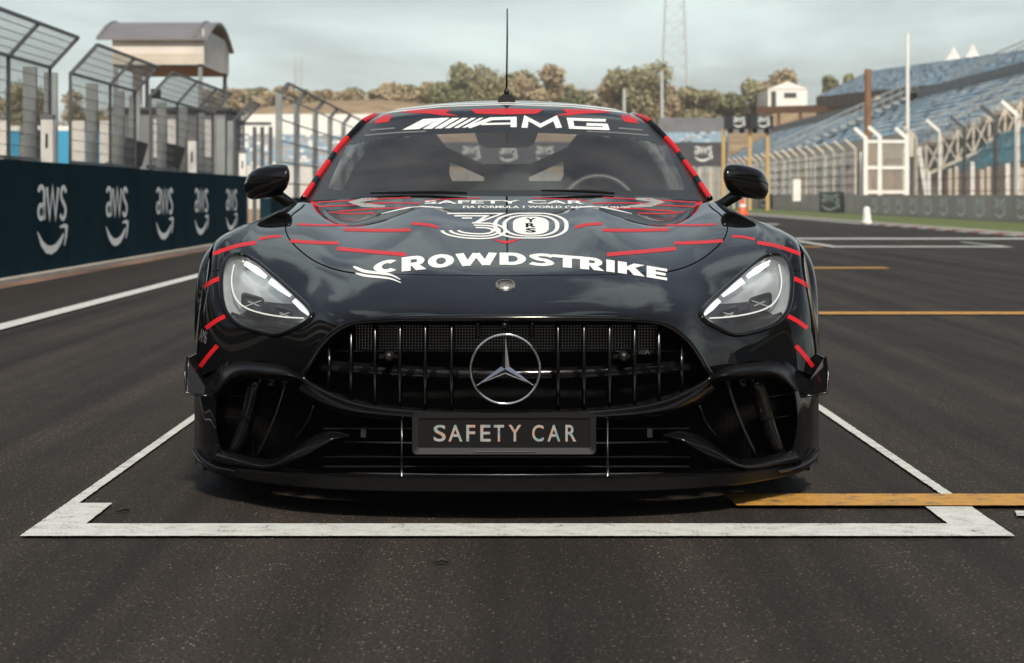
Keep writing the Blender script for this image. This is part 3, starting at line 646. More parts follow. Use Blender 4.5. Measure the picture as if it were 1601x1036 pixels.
# white bollard and orange cone by the verge
p = G(1355, 351); d = p.y; e = empty('white_marker', p, 'white plastic marker bollard standing on the kerb', 'bollard')
MB().lathe([(.001, 0), (.17, 0), (.17, .10), (.155, .13)], p, n=20).build('base', M['white_paint'], e, True)
MB().lathe([(.14, .12), (.125, .3), (.11, .45), (.095, .52), (.05, .56), (.001, .565)], p, n=20).build('body', M['white_paint'], e, True)
p = G(1161, 336); e = empty('traffic_cone', p, 'orange traffic cone behind the right door mirror', 'cone'); s_ = p.y / F
MB().box(p.x - 9*s_, p.x + 9*s_, p.y - 9*s_, p.y + 9*s_, 0, .07).build('base', M['orange'], e)
MB().lathe([(7.5*s_, .07), (2.4*s_, 25*s_), (.001, 25*s_)], p, n=18).build('cone_body', M['orange'], e, True)
MB().lathe([(5.6*s_, 13*s_), (4.4*s_, 17*s_)], p + Vector((0, 0, .0)), n=18).build('white_band', M['white_paint'], e, True)
# start light boxes, far boards
gl = empty('start_light_gantry', W(1170, 305, 130), 'two black signal boxes with white logos on ochre poles', 'gantry'); dd = 130
for a, c in ((1134, 1170), (1172, 1209)):
    x0, x1, y0, y1, z0, z1 = pbox(a, c, 180, 201, dd, 1.0); sb = MB().box(x0, x1, y0, y1, z0, z1).build('signal_box', M['black'], gl)
    plane_logo('logo', AWS, (x0 + .35*(x1-x0), y0 - .02, z0 + .12), ((x1-x0)*.5, 0, 0), (0, 0, (z1-z0)*.75), M['logo'], gl)
    for q in (.25, .75): MB().lathe([(.001, 0), (.16, 0), (.16, -.25), (.001, -.25)], (x0 + (x1-x0)*q, y0 + .4, z0 - .002), n=12).build('lamp', M['black'], gl)
for px in (1131, 1172, 1200): MB().bar(W(px, 201, dd + .5), (W(px, 201, dd + .5).x, dd + .5, 0), .2).build('pole', M['yellowpole'], gl)
fb = empty('far_logo_board', (2, 165, 0), 'long dark board with white logos far behind the car', 'board'); dd = 165
x0, x1, y0, y1, z0, z1 = pbox(640, 1137, 222, 260, dd, .4); MB().box(x0, x1, y0, y1, z0, z1).build('panel', M['darkgrey'], fb)
for px in (678, 737, 795, 852, 910, 968, 1026, 1100): q = W(px - 14, 251, dd - .02); plane_logo('logo', AWS, q, (28*dd/F, 0, 0), (0, 0, 23*dd/F), M['white_paint'], fb)
for px in range(650, 1137, 40): MB().bar(W(px, 259, dd + .2), (W(px, 259, dd + .2).x, dd + .2, 0), .3).build('post', M['galv'], fb)
MB().box(W(560, 0, 170).x, W(1205, 0, 170).x, 170, 170.4, 0, W(0, 268, 170).z).build('base_wall', M['concrete'], fb)
ff = empty('far_track_fence', (20, 168, 0), 'grey meshed fence in front of the far concrete wall', 'fence'); b = MB()
for px in range(1075, 1215, 9): MB().bar(W(px, 262, 150), (W(px, 262, 150).x, 150, 0), .13).build('post', M['cream'] if px % 2 else M['galv'], ff)
for py in (264, 275, 286, 297): b.bar(W(1075, py, 150), W(1215, py, 150), .05)
b.build('cable', M['galv'], ff)
F2 = stand('far_grandstand', W(1035, 228, 205), W(1130, 226, 200), W(1035, 208, 222), W(1140, 206, 216), 6, .7, 'far block of blue seats right of the car roof', S, 7)
MB().box(*pbox(1030, 1205, 184, 207, 226, .5)).build('back_wall', M['grey'], F2)
F3 = stand('far_grandstand', W(370, 258, 150), W(600, 262, 165), W(370, 208, 172), W(600, 214, 190), 10, .75, 'far grandstand with blue and white seats left of the car', [M['seat1'], M['white_paint'], M['seat2']], 6, .3, face=M['white_paint'])
x0, x1, y0, y1, z0, z1 = pbox(330, 600, 178, 210, 194, .5); MB().box(x0, x1, y0, y1, 0, z1).build('back_wall', M['white_paint'], F3)
fg = MB(); 
for px in (398, 410, 423): fg.bar(W(px, 198, 70), (W(px, 0, 70).x, 70, 0), .12)
fg.bar(W(372, 193, 70), W(424, 193, 70), .1); tag(fg.build('goal_frame', M['galvd']), 'thin dark steel frame between the two left fences', 'frame')
# marquee and peaked tents
e = empty('marquee', W(1240, 163, 300), 'white marquee with pitched roof on the hill', 'tent'); dq = 300
a, c = W(1201, 165, dq), W(1262, 163, dq); ztop = W(0, 139, dq).z; zr = W(0, 127, dq).z; dp = 14
MB().box(a.x, c.x, dq, dq + dp, a.z - 1, ztop).build('wall', M['white_paint'], e)
xm = (a.x + c.x) / 2; b = MB(); b.add([(a.x-.2, dq-.1, ztop), (c.x+.2, dq-.1, ztop), (xm, dq-.1, zr), (a.x-.2, dq+dp, ztop), (c.x+.2, dq+dp, ztop), (xm, dq+dp, zr)], [(0,1,2),(5,4,3),(0,2,5,3),(1,4,5,2),(0,3,4,1)]); b.build('roof', M['white_paint'], e, recalc=True)
MB().box(xm - 2.3, xm - 1.6, dq - .06, dq - .01, a.z - 1, ztop - .3).build('door', M['darkgrey'], e); MB().box(xm - .5, xm + 1.2, dq - .06, dq - .01, ztop - 1.2, ztop - .5).build('sign', M['darkgrey'], e)
for px, pt, w, lb in ((1491, 72, 24, 'left white peaked tent above the upper grandstand'), (1521, 67, 26, 'right white peaked tent above the upper grandstand')):
    dq = 300; c = W(px, 96, dq); zt = W(px, pt, dq).z; hw = w * dq / F / 2; e = empty('peaked_tent', c, lb, 'tent')
    b = MB(); V = [(c.x, dq, zt)]; n = 4
    rings = [(1.0, 0), (.62, .28), (.36, .52), (.15, .8)]
    b.lathe([(hw * 1.3 * q, c.z + (zt - c.z) * h) for q, h in rings] + [(.01, zt)], (c.x, dq, 0), n=4); b.build('roof', M['white_paint'], e)
    MB().box(c.x - hw*.9, c.x + hw*.9, dq - hw*.9, dq + hw*.9, 0, c.z).build('wall', M['white_paint'], e)
# lattice masts
def mast(px, ptop, pbase, wtop, wbase, d, label):
    e = empty('lattice_mast', W(px, pbase, d), label, 'mast'); b = MB(); n = 12; zb, zt = W(px, pbase, d).z - 3, W(px, ptop, d).z; x = W(px, 0, d).x
    hw = lambda t: (wbase + (wtop - wbase) * t) * d / F / 2
    for sx in (-1, 1):
        for sy in (-1, 1): b.bar((x + sx*hw(0), d + sy*hw(0), zb), (x + sx*hw(1), d + sy*hw(1), zt), .11)
    b.build('leg', M['pale'], e); b = MB()
    for i in range(n):
        t0, t1 = i / n, (i + 1) / n; z0, z1 = zb + (zt - zb) * t0, zb + (zt - zb) * t1
        for (ax, ay, bx, by) in ((-1,-1,1,-1), (1,-1,1,1), (1,1,-1,1), (-1,1,-1,-1)):
            b.bar((x + ax*hw(t0), d + ay*hw(t0), z0), (x + bx*hw(t1), d + by*hw(t1), z1), .045); b.bar((x + bx*hw(t0), d + by*hw(t0), z0), (x + ax*hw(t1), d + ay*hw(t1), z1), .045)
            b.bar((x + ax*hw(t0), d + ay*hw(t0), z0), (x + bx*hw(t0), d + by*hw(t0), z0), .055)
    b.build('bracing', M['pale'], e)
mast(1055, -60, 190, 24, 46, 330, 'tall pale lattice mast right of the roof'); mast(466, 88, 180, 10, 13, 330, 'short pale lattice mast above the left fence')
for px, pt, lb in ((1035, 110, 'thin pale lamp post left of the lattice mast'), (976, 138, 'short pale lamp post above the roof')):
    p = W(px, pt, 250); tag(MB().lathe([(.22, 0), (.16, p.z), (.001, p.z + .01)], (p.x, 250, 0), n=8).build('lamp_post', M['pale']), lb, 'lamp post')

# ------------------------------------------------------------------ added out of view behind and beside the camera, for reflections in the paint
pb = empty('added_pit_building', (-30, -20, 0), 'long three storey pit building behind the photographer, added out of view for reflections', 'building')
MB().box(-46, -27, -110, 40, 0, 13).build('wall', M['white_paint'], pb); MB().box(-48, -25, -112, 42, 13.002, 13.8).build('roof', M['darkgrey'], pb)
for i in range(18): MB().box(-27.0, -26.95, -106 + i*8, -100 + i*8, .2, 4).build('garage_door', M['black'], pb)  # black doors on white wall, added for crisp contrast in the reflections
for zz in (5.2, 9.0): MB().box(-27.0, -26.94, -108, 38, zz, zz + 2.4).build('window_band', M['black'], pb)
terrain('added_rear_hill', [(-900, 230)], 0, 0, 0, M['drygrass']) if False else None
V = []; xs = list(range(-240, 241, 16))
for x in xs:
    h = 24 + 6*math.sin(x*.03) + 3*math.sin(x*.11 + 1); V += [(x, -90, -.2), (x, -110, h*.5), (x, -130, h), (x, -220, h + 2)]
tag(mesh('added_rear_hill', V, [(i*4+j, i*4+j+1, (i+1)*4+j+1, (i+1)*4+j) for i in range(len(xs)-1) for j in range(3)], mat('dark_wooded_slope', (.05, .05, .03), .95, var=.5, vscale=.2), None, True), kind='structure')  # unseen slope, added dark and high to darken reflections in the nose

mg = empty('added_main_grandstand', (26, -40, 0), 'roofed main grandstand behind the photographer, added out of view for reflections', 'grandstand')
MB().add([(20,-120,1.5),(20,10,1.5),(40,10,11),(40,-120,11)], [(0,1,2,3)]).build('seating_slope', M['seat3'], mg)
MB().box(40.002, 41, -120, 10, 0, 17).build('back_wall', M['grey'], mg); MB().box(22, 42, -121, 11, 17.002, 17.6).build('roof', M['darkgrey'], mg); MB().box(21.6, 21.99, -121, 11, 16.2, 17.9).build('fascia', M['white_paint'], mg)  # unseen dark roof and white fascia, added for a bright streak in the paint
MB().box(19.7, 19.99, -120, 10, 0, 2.4).build('front_wall', M['white_paint'], mg)
for i in range(12): MB().bar((30, -118 + i*11.5, 5), (30, -118 + i*11.5, 17), .5).build('column', M['white_paint'], mg)

# ================================================================== the safety car
CARY = 1.77                                       # body depths below are written from a nose at 4.40; the car stands at +1.77 m
car = empty('safety_car', (0, 7.05, 0), 'glossy black safety car with red stripes and white lettering parked in the white grid box', 'car')
def natspline(t, y, tq):
    t = np.asarray(t, float); y = np.asarray(y, float); n = len(t); h = np.diff(t)
    A = np.zeros((n, n)); rhs = np.zeros_like(y); A[0, 0] = A[-1, -1] = 1
    for i in range(1, n - 1):
        A[i, i-1] = h[i-1]; A[i, i] = 2 * (h[i-1] + h[i]); A[i, i+1] = h[i]
        rhs[i] = 6 * ((y[i+1] - y[i]) / h[i] - (y[i] - y[i-1]) / h[i-1])
    m = np.linalg.solve(A, rhs.reshape(n, -1)).reshape(y.shape)
    k = np.clip(np.searchsorted(t, tq, side='right') - 1, 0, n - 2); sh = (-1,) + (1,) * (y.ndim - 1)
    a = ((t[k+1] - tq) / h[k]).reshape(sh); b = ((tq - t[k]) / h[k]).reshape(sh); hk = h[k].reshape(sh)
    return a * y[k] + b * y[k+1] + ((a**3 - a) * m[k] + (b**3 - b) * m[k+1]) * hk**2 / 6
def surf(ctrl, nu, nv, tu=None, tv=None):          # ctrl [row v][col u][3] -> dense grid, C2 smooth (also across the centre line)
    c = np.array(ctrl, float); U0 = c.shape[1]; sym = abs(c[:, 0, 0]).max() < 1e-9
    if sym: c = np.concatenate([c[:, :0:-1] * np.array([-1, 1, 1]), c], axis=1)
    if tu is None:
        du = np.linalg.norm(np.diff(c, axis=1)[..., :2], axis=2).mean(0) ** .75; tu = np.concatenate([[0], np.cumsum(du)])
    if tv is None:
        dv = np.linalg.norm(np.diff(c, axis=0), axis=2).mean(1) ** .75; tv = np.concatenate([[0], np.cumsum(dv)])
    g = natspline(tv, c, np.linspace(tv[0], tv[-1], nv)); g = np.swapaxes(g, 0, 1)
    g = natspline(tu, g, np.linspace(tu[U0 - 1] if sym else tu[0], tu[-1], nu)); return np.swapaxes(g, 0, 1)
def proj(g, s=1):                                  # (dx, py, depth) grid -> world
    x = g[..., 0] * g[..., 2] / F * s; z = CH - (g[..., 1] - VY) * g[..., 2] / F
    return np.stack([x, g[..., 2], z], -1)
def inside(P, poly):
    x, y = P[..., 0], P[..., 1]; r = np.zeros(x.shape, bool); n = len(poly)
    for i in range(n):
        x0, y0 = poly[i]; x1, y1 = poly[(i + 1) % n]
        c = ((y0 > y) != (y1 > y)) & (x < (x1 - x0) * (y - y0) / ((y1 - y0) if y1 != y0 else 1e-9) + x0); r ^= c
    return r
def closest(P, poly, closed=True):
    best = np.full(P.shape[:-1], 1e9); Q = np.zeros_like(P); n = len(poly)
    for i in range(n if closed else n - 1):
        a, b = np.array(poly[i], float), np.array(poly[(i + 1) % n], float); ab = b - a
        t = np.clip(((P - a) @ ab) / (ab @ ab + 1e-12), 0, 1); q = a + t[..., None] * ab; dd = np.linalg.norm(P - q, axis=-1)
        m = dd < best; best[m] = dd[m]; Q[m] = q[m]
    return best, Q
def smooth_poly(pts, n=10, closed=True):           # Catmull-Rom
    p = [np.array(q, float) for q in pts]; m = len(p); out = []
    for i in range(m if closed else m - 1):
        p0, p1, p2, p3 = (p[(i-1) % m], p[i], p[(i+1) % m], p[(i+2) % m]) if closed else (p[max(i-1,0)], p[i], p[i+1], p[min(i+2,m-1)])
        for k in range(n):
            t = k / n; out.append(tuple(.5 * ((2*p1) + (-p0+p2)*t + (2*p0-5*p1+4*p2-p3)*t*t + (-p0+3*p1-3*p2+p3)*t**3)))
    if not closed: out.append(tuple(p[-1]))
    return out
def snap_grid(g, polys):                           # pull grid points near a cut line onto it (in dx, py), depth follows the surface
    for poly in polys:
        P = g[..., :2]; du = np.gradient(g, axis=1); dv = np.gradient(g, axis=0)
        cell = np.minimum(np.linalg.norm(du[..., :2], axis=-1), np.linalg.norm(dv[..., :2], axis=-1))
        dist, Q = closest(P, poly); mk = dist < cell * .55
        J = du[..., 0] * dv[..., 1] - du[..., 1] * dv[..., 0]; J = np.where(abs(J) < 1e-6, 1e-6, J)
        e = Q - P; a = (e[..., 0] * dv[..., 1] - e[..., 1] * dv[..., 0]) / J; b = (du[..., 0] * e[..., 1] - du[..., 1] * e[..., 0]) / J
        nd = g[..., 2] + a * du[..., 2] + b * dv[..., 2]
        g[..., 2] = np.where(mk, nd, g[..., 2]); g[..., 0] = np.where(mk, Q[..., 0], g[..., 0]); g[..., 1] = np.where(mk, Q[..., 1], g[..., 1])
    return g
def grid_faces(nv, nu, keep=None, flip=False):
    f = []
    for j in range(nv - 1):
        for i in range(nu - 1):
            if keep is not None and not keep[j, i]: continue
            q = (j*nu+i, j*nu+i+1, (j+1)*nu+i+1, (j+1)*nu+i); f.append(q[::-1] if flip else q)
    return f
def grid_obj(name, Wg, keep, m, parent, flip=False, off=0.0):
    nv, nu = Wg.shape[:2]; V = Wg.reshape(-1, 3); f = grid_faces(nv, nu, keep, flip)
    used = sorted({i for q in f for i in q}); mp_ = {o: k_ for k_, o in enumerate(used)}
    return mesh(name, V[used], [tuple(mp_[i] for i in q) for q in f], m, parent, True)

# ---- front shell control net: columns from the centre line to the fender crest, rows from the screen to the grille lip
cols = [
 [(0,328,5.95),(0,350,5.62),(0,385,5.22),(0,415,4.92),(0,445,4.69),(0,470,4.53),(0,487,4.435),(0,496,4.395)],
 [(75,327,5.95),(78,349,5.62),(80,384,5.22),(82,414,4.925),(82,444,4.70),(82,469,4.54),(82,487,4.445),(82,496,4.405)],
 [(142,322,5.97),(146,344,5.64),(152,380,5.24),(155,412,4.95),(157,443,4.72),(158,469,4.56),(158,487,4.465),(158,498,4.43)],
 [(215,337,6.03),(220,352,5.72),(226,384,5.30),(229,414,5.0),(230,444,4.77),(230,470,4.61),(230,490,4.51),(230,502,4.475)],
 [(258,338.5,6.1),(265,352,5.78),(272,383,5.38),(276,414,5.08),(279,445,4.86),(281,474,4.69),(283,504,4.59),(284,530,4.555)],
 [(303,319,6.31),(312,338,5.95),(318,372,5.52),(320,410,5.18),(320,446,4.95),(319,490,4.74),(318,542,4.65),(318,592,4.63)],
 [(322,316.5,6.37),(348,337,6.0),(364,366,5.6),(369,401,5.29),(367,440,5.05),(361,488,4.83),(356,534,4.745),(353,574,4.72)],
 [(329,317,6.40),(371,339,6.0),(405,360,5.65),(422,386,5.38),(428,424,5.17),(430,473,4.99),(429,523,4.90),(426,568,4.86)],
 [(333,319,6.42),(386,343,6.02),(432,361,5.68),(457,380,5.44),(469,422,5.27),(477,474,5.14),(483,534,5.06),(485,592,5.02)],
]
cols.append([(337,323,6.50),(395,349,6.15),(445,368,5.85),(466,391,5.62),(475,432,5.44),(480.5,482,5.27),(485,540,5.17),(486.5,596,5.12)])
ctrl = [[(c[r][0], c[r][1], c[r][2] + CARY) for c in cols] for r in range(8)]
NU, NV = 190, 190
base_g = surf(ctrl, NU, NV)
LAMP = smooth_poly([(304,492),(312,478),(338,454),(368,428),(393,408),(412,399),(429,398.5),(440,408),(445.5,428),(446,452),(443,474),(436,491),(416,509),(382,520),(356,523),(330,513),(311,502)], 6)
HOODCUT = smooth_poly([(304,300),(318,322),(335,336),(345,352),(341,371),(322,392),(294,411),(255,424),(200,429),(100,430.5),(0,431)], 8, False)
HOOD = HOODCUT + [(-40, 431), (-40, 290)]
g = snap_grid(base_g.copy(), [LAMP])
cutline = HOODCUT
dist, Q = closest(g[..., :2], cutline, False)
cen = (g[:-1, :-1] + g[1:, :-1] + g[:-1, 1:] + g[1:, 1:]) / 4
in_lamp = inside(cen[..., :2], LAMP); in_hood = inside(cen[..., :2], HOOD)
# ray targets used to lay lettering on the real surface
def bvh_of(list_of):
    V, Fc = [], []
    for Wg in list_of:
        nv, nu = Wg.shape[:2]; b = len(V); V += [tuple(v) for v in Wg.reshape(-1, 3)]; Fc += [tuple(i + b for i in q) for q in grid_faces(nv, nu)]
    return BVHTree.FromPolygons(V, Fc)
shellR, shellL = proj(base_g), proj(base_g, -1)
SHELL = bvh_of([shellR, shellL])
EYE = Vector((0, 0, CH))
def on(bvh, px, py, lift=.0007):
    dv = (W(px, py, 1.0) - EYE).normalized(); loc, nrm, _, _ = bvh.ray_cast(EYE, dv)
    if loc is None:
        best = None
        for k in range(1, 10):
            for sy in (1, -1):
                dv2 = (W(px, py + sy * k, 1.0) - EYE).normalized(); loc, nrm, _, _ = bvh.ray_cast(EYE, dv2)
                if loc is not None: break
            if loc is not None: break
        if loc is None: return None
    if nrm.dot(dv) > 0: nrm = -nrm
    return loc + nrm * lift
hood = None
whole = []
for s, fl in ((1, True), (-1, False)):
    Wg = proj(g, s)
    whole.append(Wg)
# hood: both halves welded into one panel
def joined(name, keep, m, parent, lift=0.0):
    V, Fc = [], []
    for Wg, fl in ((whole[0], True), (whole[1], False)):
        nv, nu = Wg.shape[:2]; f = grid_faces(nv, nu, keep, fl); used = sorted({i for q in f for i in q}); mp_ = {o: k_ + len(V) for k_, o in enumerate(used)}
        V += [tuple(v) for v in Wg.reshape(-1, 3)[used]]; Fc += [tuple(mp_[i] for i in q) for q in f]
    bm = bmesh.new(); vv = [bm.verts.new(v) for v in V]
    for q in Fc:
        try: bm.faces.new([vv[i] for i in q])
        except ValueError: pass
    bmesh.ops.remove_doubles(bm, verts=[v for v in bm.verts if abs(v.co.x) < .001], dist=.0005)
    bmesh.ops.recalc_face_normals(bm, faces=bm.faces)
    if sum((f.normal.z for f in bm.faces)) < 0: bmesh.ops.reverse_faces(bm, faces=bm.faces)
    return bm_obj(name, bm, m, parent, True, recalc=False)
hood = joined('bonnet', in_hood, M['paint'], car)
wings = {}
for k_, s in ((0, 1), (1, -1)):
    wings[s] = grid_obj('front_wing', whole[k_], (~in_hood) & (~in_lamp), M['paint'], car, flip=(s == 1))

# rear bonnet panel rising to the screen behind the crest, with its own graphics
cowl = [[(0,336,5.98),(75,335,5.98),(142,330,6.0),(215,345,6.06),(258,347,6.13),(292,337,6.30),(308,320,6.44)],
        [(0,322,6.13),(75,321,6.13),(142,318,6.15),(215,327,6.22),(258,329,6.28),(290,324,6.38),(312,316,6.50)],
        [(0,306.5,6.31),(75,306,6.31),(142,305,6.33),(215,307,6.39),(258,309.5,6.45),(290,312,6.52),(317,313,6.58)]]
cg = surf([[(a, b, d + CARY) for a, b, d in r_] for r_ in cowl], 70, 30)
keepw = whole; whole = [proj(cg, 1), proj(cg, -1)]
cowl_o = joined('rear_bonnet', np.ones((29, 69), bool), M['paint'], car); COWL = bvh_of(whole); whole = keepw
# ---- decals laid on the surfaces
def dice(v, f, mx_):
    bm = bmesh.new(); vv = [bm.verts.new((float(a), float(b), 0)) for a, b in v]
    for q in f:
        try: bm.faces.new([vv[i] for i in q])
        except ValueError: pass
    bmesh.ops.remove_doubles(bm, verts=bm.verts, dist=.02)
    for _ in range(5):
        es = [e for e in bm.edges if e.calc_length() > mx_]
        if not es: break
        bmesh.ops.subdivide_edges(bm, edges=es, cuts=1); bmesh.ops.triangulate(bm, faces=[q for q in bm.faces if len(q.verts) > 4])
    bm.verts.index_update(); V = [(q.co.x, q.co.y) for q in bm.verts]; Fc = [tuple(x.index for x in q.verts) for q in bm.faces]; bm.free(); return V, Fc
def decal(name, poly, m, parent, bvh=None, lift=.0007, fine=7.0):
    v, f = dice(*poly, fine); P = [on(bvh or SHELL, a, b, lift) for a, b in v]
    ok = [q for q in f if all(P[i] is not None for i in q)]
    P = [p if p is not None else Vector((0, 0, 0)) for p in P]
    V2, F2_ = [], []
    for q in ok:
        ar_ = sum(v[q[i - 1]][0] * v[q[i]][1] - v[q[i]][0] * v[q[i - 1]][1] for i in range(len(q)))
        if abs(ar_) < 1e-4: continue
        F2_.append(q if ar_ < 0 else q[::-1])
    used = sorted({i for q in F2_ for i in q}); mp_ = {o: k_ for k_, o in enumerate(used)}
    return mesh(name, [P[i] for i in used], [tuple(mp_[i] for i in q) for q in F2_], m, parent, True)
def curve_y(pts):
    xs, ys = zip(*pts); return lambda x: float(natspline(np.array(xs), np.array(ys), np.array([x]))[0])
top_c = curve_y([(584,411),(628,402.5),(690,397.5),(780,395),(845,396.5),(905,400.5),(962,407.5),(1010,415),(1043,420.5)])
bot_c = curve_y([(584,427),(628,424.5),(690,418.3),(780,414),(845,415.5),(905,420),(962,426),(1010,433),(1043,438.5)])
letters = [('C',584,625),('R',628,667),('O',669,710),('W',712,777),('D',781,823),('S',827,867),('T',864,910),('R',907,945),('I',948,961),('K',966,1008),('E',1011,1043)]
def bold_glyph(ch, w, h=50.0, t=14.0):
    hv = t * .82; m = w / 2
    def ell(cx, cy, rx, ry, a0, a1, n=18): return stroke([(cx + rx*math.cos(R(a0+(a1-a0)*i/n)), cy + ry*math.sin(R(a0+(a1-a0)*i/n))) for i in range(n+1)], [t*abs(math.cos(R(a0+(a1-a0)*i/n))) + hv*abs(math.sin(R(a0+(a1-a0)*i/n))) if False else (t+hv)/2 for i in range(n+1)])
    k = (t + hv) / 4
    S_ = lambda pts, ww=t: stroke(pts, ww)
    B_ = lambda x0, x1, y0, y1: (np.array([(x0,y0),(x1,y0),(x1,y1),(x0,y1)]), [(0,1,2,3)])
    if ch == 'C': return [ell(m, h/2, m - k, h/2 - k, 42, 318)]
    if ch == 'O': return [ell(m, h/2, m - k, h/2 - k, 0, 360, 28)]
    if ch == 'I': return [B_(0, w, 0, h)]
    if ch == 'T': return [B_(0, w, h - hv, h), B_(m - t/2, m + t/2, 0, h - hv)]
    if ch == 'E': return [B_(0, t, 0, h), B_(t, w, 0, hv), B_(t, w, h - hv, h), B_(t, w*.93, h/2 - hv/2, h/2 + hv/2)]
    if ch == 'D': return [B_(0, t, 0, h), S_([(t, h - hv/2), (w*.45, h - hv/2)] + [(w*.45 + (w*.55 - t/2)*math.cos(R(a)), h/2 + (h/2 - hv/2)*math.sin(R(a))) for a in range(75, -76, -15)] + [(w*.45, hv/2), (t, hv/2)], (t + hv)/2)]
    if ch == 'W': return [S_([(t*.45, h), (w*.27, 0)], t*.95), S_([(w*.27, 0), (m, h*.98)], t*.8), S_([(m, h*.98), (w*.73, 0)], t*.8), S_([(w*.73, 0), (w - t*.45, h)], t*.95)]
    if ch == 'R': return [B_(0, t, 0, h), S_([(t, h - hv/2), (w*.55, h - hv/2)] + [(w*.55 + (w*.40 - t/2)*math.cos(R(a)), h*.66 + (h*.34 - hv/2)*math.sin(R(a))) for a in range(75, -76, -25)] + [(w*.55, h*.32 + hv/2), (t, h*.32 + hv/2)], hv), (np.array([(w*.40, h*.34), (w*.72, h*.36), (w, 0), (w - t*1.2, 0)]), [(0,1,2,3)])]
    if ch == 'K': return [B_(0, t, 0, h), (np.array([(t, h*.34), (t, h*.66), (w - t*1.2, h), (w, h)]), [(0,1,2,3)]), (np.array([(w*.36, h*.50), (w*.66, h*.62), (w, 0), (w - t*1.25, 0)]), [(0,1,2,3)])]
    if ch == 'S': return [S_(smooth_poly([(w*.93, h*.80), (w*.72, h - hv*.5), (w*.42, h - hv*.48), (w*.16, h*.76), (w*.36, h*.55), (w*.66, h*.46), (w*.84, h*.25), (w*.58, hv*.48), (w*.28, hv*.5), (w*.06, h*.19)], 5, False), (t + hv)/2*.92)]
parts = []
for ch, a, c in letters:
    for v, f in bold_glyph(ch, float(c - a)):
        xy = []
        for x, y in v:
            x = a + x; xy.append((x, bot_c(x) + (top_c(x) - bot_c(x)) * y / 50.0))
        parts.append((np.array(xy), f))
for k_, pr in enumerate(parts): decal('sponsor_lettering', pr, M['white'], hood, lift=.0007 + .00003 * (k_ % 4))
wing = [stroke(smooth_poly(p_, 5, False), w_) for p_, w_ in (([(552,416.5),(570,424),(598,427.5),(612,430),(626,437)], [1,3.2,4.6,5,5,4.8,4.6,4.4,4.2,4,4,4,3.8,3.5,3.2,3,2.6,2.2,1.8,1.4,1]), ([(556,427),(572,431),(596,433.5),(612,436),(627,442)], [1,2.6,3.4,3.6,3.6,3.6,3.6,3.6,3.5,3.4,3.3,3.2,3,2.8,2.6,2.4,2.2,2,1.6,1.2,1]))]
decal('sponsor_wing_mark', merge(wing), M['white'], hood)
# the 30 anniversary mark
P30 = []; UY = lambda pts: [(a, 332.5 + b * .385) for a, b in pts]
def sq(pts, w, closed=False):
    v, f = stroke(pts, w, closed); return np.array(UY(v)), f
for k_ in range(3):
    o = k_ * 9.6; w = 5.2
    P30.append(sq([(699 + 1.2*o, 3 + o), (786 - 2.6*o, 3 + o), (744 - .3*o + 2, 40 + .2*o)] if k_ < 2 else [(722, 22), (738, 22)], w))
    P30.append(sq([(738 + .3*o, 41 + o)] + arc(752, 73, 38 - o, 32 - o, -80, 0, 7)[1:] + arc(752, 73, 38 - o, 32 - o, 0, 90, 7)[1:] + arc(752, 71, 61 - 1.35*o, 34 - o, 95, 178, 8), w))
def rr_(ix, iy, r):
    x0, x1, y0, y1 = 771 + ix, 889 - ix, iy, 105 - iy; rx, ry = r, min(r, (y1 - y0) / 2 - .1)
    return arc(x1 - rx, y0 + ry, rx, ry, -90, 0, 8) + arc(x1 - rx, y1 - ry, rx, ry, 0, 90, 8) + arc(x0 + rx, y1 - ry, rx, ry, 90, 180, 8) + arc(x0 + rx, y0 + ry, rx, ry, 180, 270, 8)
for ix, iy, r in ((0, 0, 46), (14.5, 8, 38)):
    a_, b_ = rr_(ix, iy, r), rr_(ix + 6.5, iy + 4.6, r - 6); n = len(a_)
    P30.append((np.array(UY(a_ + b_)), [(i, (i+1) % n, n + (i+1) % n, n + i) for i in range(n)]))
pill = UY(rr_(31, 16, 24))
decal('anniversary_number', merge(P30), M['white'], hood, fine=6)
cx, cy_ = 830, 353; nn = len(pill)
decal('anniversary_pill', (np.array(pill + [(cx, cy_)]), [(i, (i + 1) % nn, nn) for i in range(nn)]), M['white'], hood, fine=6)
for i, ch in enumerate('YRS'):
    v, f = text_poly(ch, .03); decal('anniversary_letter', (np.array([(822 + 16*u, 347.6 + i*8.0 - 6.6*w) for u, w in v]), f), M['gap'], hood, lift=.0013, fine=6)
decal('red_chevron', (np.array([(768,373.5),(792,376.5),(816,373),(797,380.5),(787,380.5)]), [(0,1,4),(1,2,3),(1,3,4)]), M['red'], hood)
def stripe(pts, w, parent, name='red_stripe', m=None): decal(name, stroke(smooth_poly(pts, 4, False), w), m or M['red'], parent, fine=6)
for s in (-1, 1):
    X = lambda dx: VX + s * dx
    for pts, w in (([(157,398),(210,393.5),(265,388.5)], 6.0), ([(262,380),(300,379),(338,376.5)], 5.2), ([(150,359.5),(200,360),(254,358.5)], 5.0), ([(107,355.5),(125,351),(149,349.5)], 4.4), ([(250,351.5),(290,352),(328,350.5)], 3.0)):
        stripe([(X(a), b) for a, b in pts], w, hood)
    for pts, w in (([(392,379),(425,385),(459,397)], 6.0), ([(352,369.5),(368,370),(388,374)], 4.0), ([(449,435),(462,441),(474,449)], 6.5), ([(440,494),(455,502),(470,513)], 6.5), ([(452,540),(466,556),(479,573)], 6.5)):
        stripe([(X(a), b) for a, b in pts], w, wings[s])
    decal('panel_gap', stroke([(X(a), b) for a, b in HOODCUT if b > 318 and a > 232], 2.0), M['gap'], wings[s], lift=.0005, fine=6)
    decal('panel_gap', stroke([(X(446), 422), (X(458), 424), (X(470), 427)], 1.6), M['gap'], wings[s], lift=.0005)
